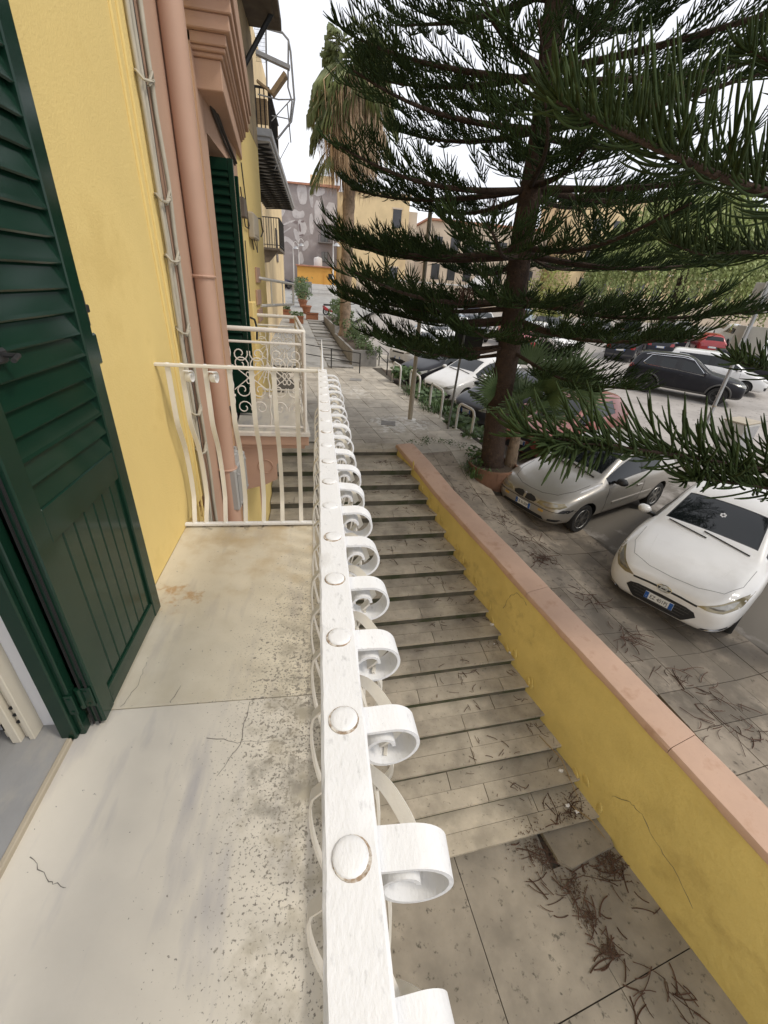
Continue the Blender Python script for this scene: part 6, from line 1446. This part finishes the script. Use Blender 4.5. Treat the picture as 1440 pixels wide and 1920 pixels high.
yb = thing('yellow_building', 'ochre apartment building behind the tall palm', 'building', (6,52,0)); PY = lambda nm, mb, mt: mb.build(nm, mt, yb, world=True)
PY('wall', MB().box(3.4,9.6,52,64,-1,9.6), m_faryellow); PY('wall', MB().box(9.6,10.6,52.5,64,-1,8.4), m_farcream); PY('roof_edge', MB().bbox(3.3,9.75,51.8,64,9.6,9.75,.03), m_farcream)
for i in range(2,3):
    for k in range(3): PY('window', MB().bbox(4.3+1.8*i,5.2+1.8*i,51.95,52.05,1.6+2.6*k,3.2+2.6*k,.02), m_winglass); PY('window_frame', MB().bbox(4.2+1.8*i,5.3+1.8*i,51.93,52.01,3.2+2.6*k,3.35+2.6*k,.01), m_farcream)
cbd = thing('cream_building', 'long cream building seen low behind the araucaria', 'building', (23,62,0)); PC = lambda nm, mb, mt: mb.build(nm, mt, cbd, world=True)
PC('wall', MB().box(14,30.5,62,72,-1,9.0), m_farcream); PC('roof_edge', MB().bbox(13.8,30.7,61.7,72,9.0,9.25,.03), m_roof)
for i in range(7):
    for k in range(2): PC('window', MB().bbox(15+2.2*i,16.1+2.2*i,61.95,62.05,2.6+3*k,4.4+3*k,.02), m_winglass)
y3 = thing('tall_yellow_building', 'tall pale yellow building behind the weeping trees on the right', 'building', (40,58,0)); P3_ = lambda nm, mb, mt: mb.build(nm, mt, y3, world=True)
P3_('wall', MB().box(32.5,60,58,70,-1,12.6), m_faryellow); P3_('roof_edge', MB().bbox(32.2,60.2,57.7,70,12.6,12.9,.05), m_farcream)
for i in range(9):
    for k in range(3): P3_('window', MB().bbox(34+2.8*i,35.3+2.8*i,57.95,58.05,2+3.2*k,4+3.2*k,.02), m_winglass); P3_('balcony_slab', MB().bbox(33.7+2.8*i,35.6+2.8*i,57.2,58,1.8+3.2*k,1.95+3.2*k,.02), m_farwhite)
gw = thing('boundary_wall', 'pale weathered wall closing the far side of the car park', 'wall', (20,48,-.5)); MB().box(4,60,48,48.4,-1.5,1.9).build('wall_body', m_farcream, gw, world=True); MB().bbox(3.9,60,47.95,48.45,1.9,2.02,.02).build('coping', m_farwhite, gw, world=True)
tn = thing('white_tent', 'small white peaked tent left of the araucaria trunk', 'tent', (15.5,44,lz(44))); MB().lathe([(1.5,2.3),(.5,3.2),(.05,4.4),(.001,4.45)],4).build('canopy', m_farwhite, tn)
for sx in (-1,1):
    for sy in (-1,1): MB().tube([(sx*1.05,sy*1.05,0),(sx*1.05,sy*1.05,2.35)],.03,6).build('leg', m_galv, tn)
rub = thing('rubble_heap', 'heap of pale rubble beside the dark minivan', 'rubble', (20.6,26.2,lz(26.2))); r = random.Random(4); mb = MB()
for i in range(26): bm = bmesh.new(); bmesh.ops.create_cube(bm, size=1); mb.bm(bm,0,Matrix.Translation((r.gauss(0,.7),r.gauss(0,.5),r.uniform(.02,.15)))@Matrix.Rotation(r.uniform(0,6),4,(r.random(),r.random(),1))@Matrix.Diagonal((r.uniform(.1,.5),r.uniform(.1,.3),r.uniform(.05,.15),1)))
mb.build('rubble', m_farwhite, rub)['kind'] = 'stuff'

# red scooter parked at the head of the ramp planter
sc = thing('motor_scooter', 'red scooter with a white windshield parked beyond the ramp planter', 'scooter', (1.15,33.6,rz_(33.6)-.05), .5)
for x in (-.6,.6): 
    w = MB().tube([(x+.21*cos(a),0,.24+.21*sin(a)) for a in [i*2*pi/16 for i in range(16)]],.05,8,closed=True).build('wheel', c_tyre, sc, smooth=60); MB().lathe([(.12,-.02),(.12,.02)],12,Matrix.Translation((x,0,.24))@Matrix.Rotation(pi/2,4,'X')).build('hub', c_rim, w)
MB().extr([(-.75,.35),(-.1,.30),(.30,.28),(.42,.85),(.50,.85),(.46,.30),(.30,.20),(-.15,.20),(-.45,.42),(-.80,.62)],'y',-.14,.14).build('body', c_red, sc); MB().bbox(-.75,-.05,-.13,.13,.62,.74,.03).build('seat', c_trim, sc)
MB().tube([(.42,-.32,1.0),(.46,0,.95),(.42,.32,1.0)],.02,6).build('handlebar', c_trim, sc); MB().bbox(.48,.50,-.18,.18,.92,1.3,.008).build('windshield', m_hoop, sc); MB().tube([(.6,0,.24),(.46,0,.95)],.03,6).build('fork', c_chrome, sc)
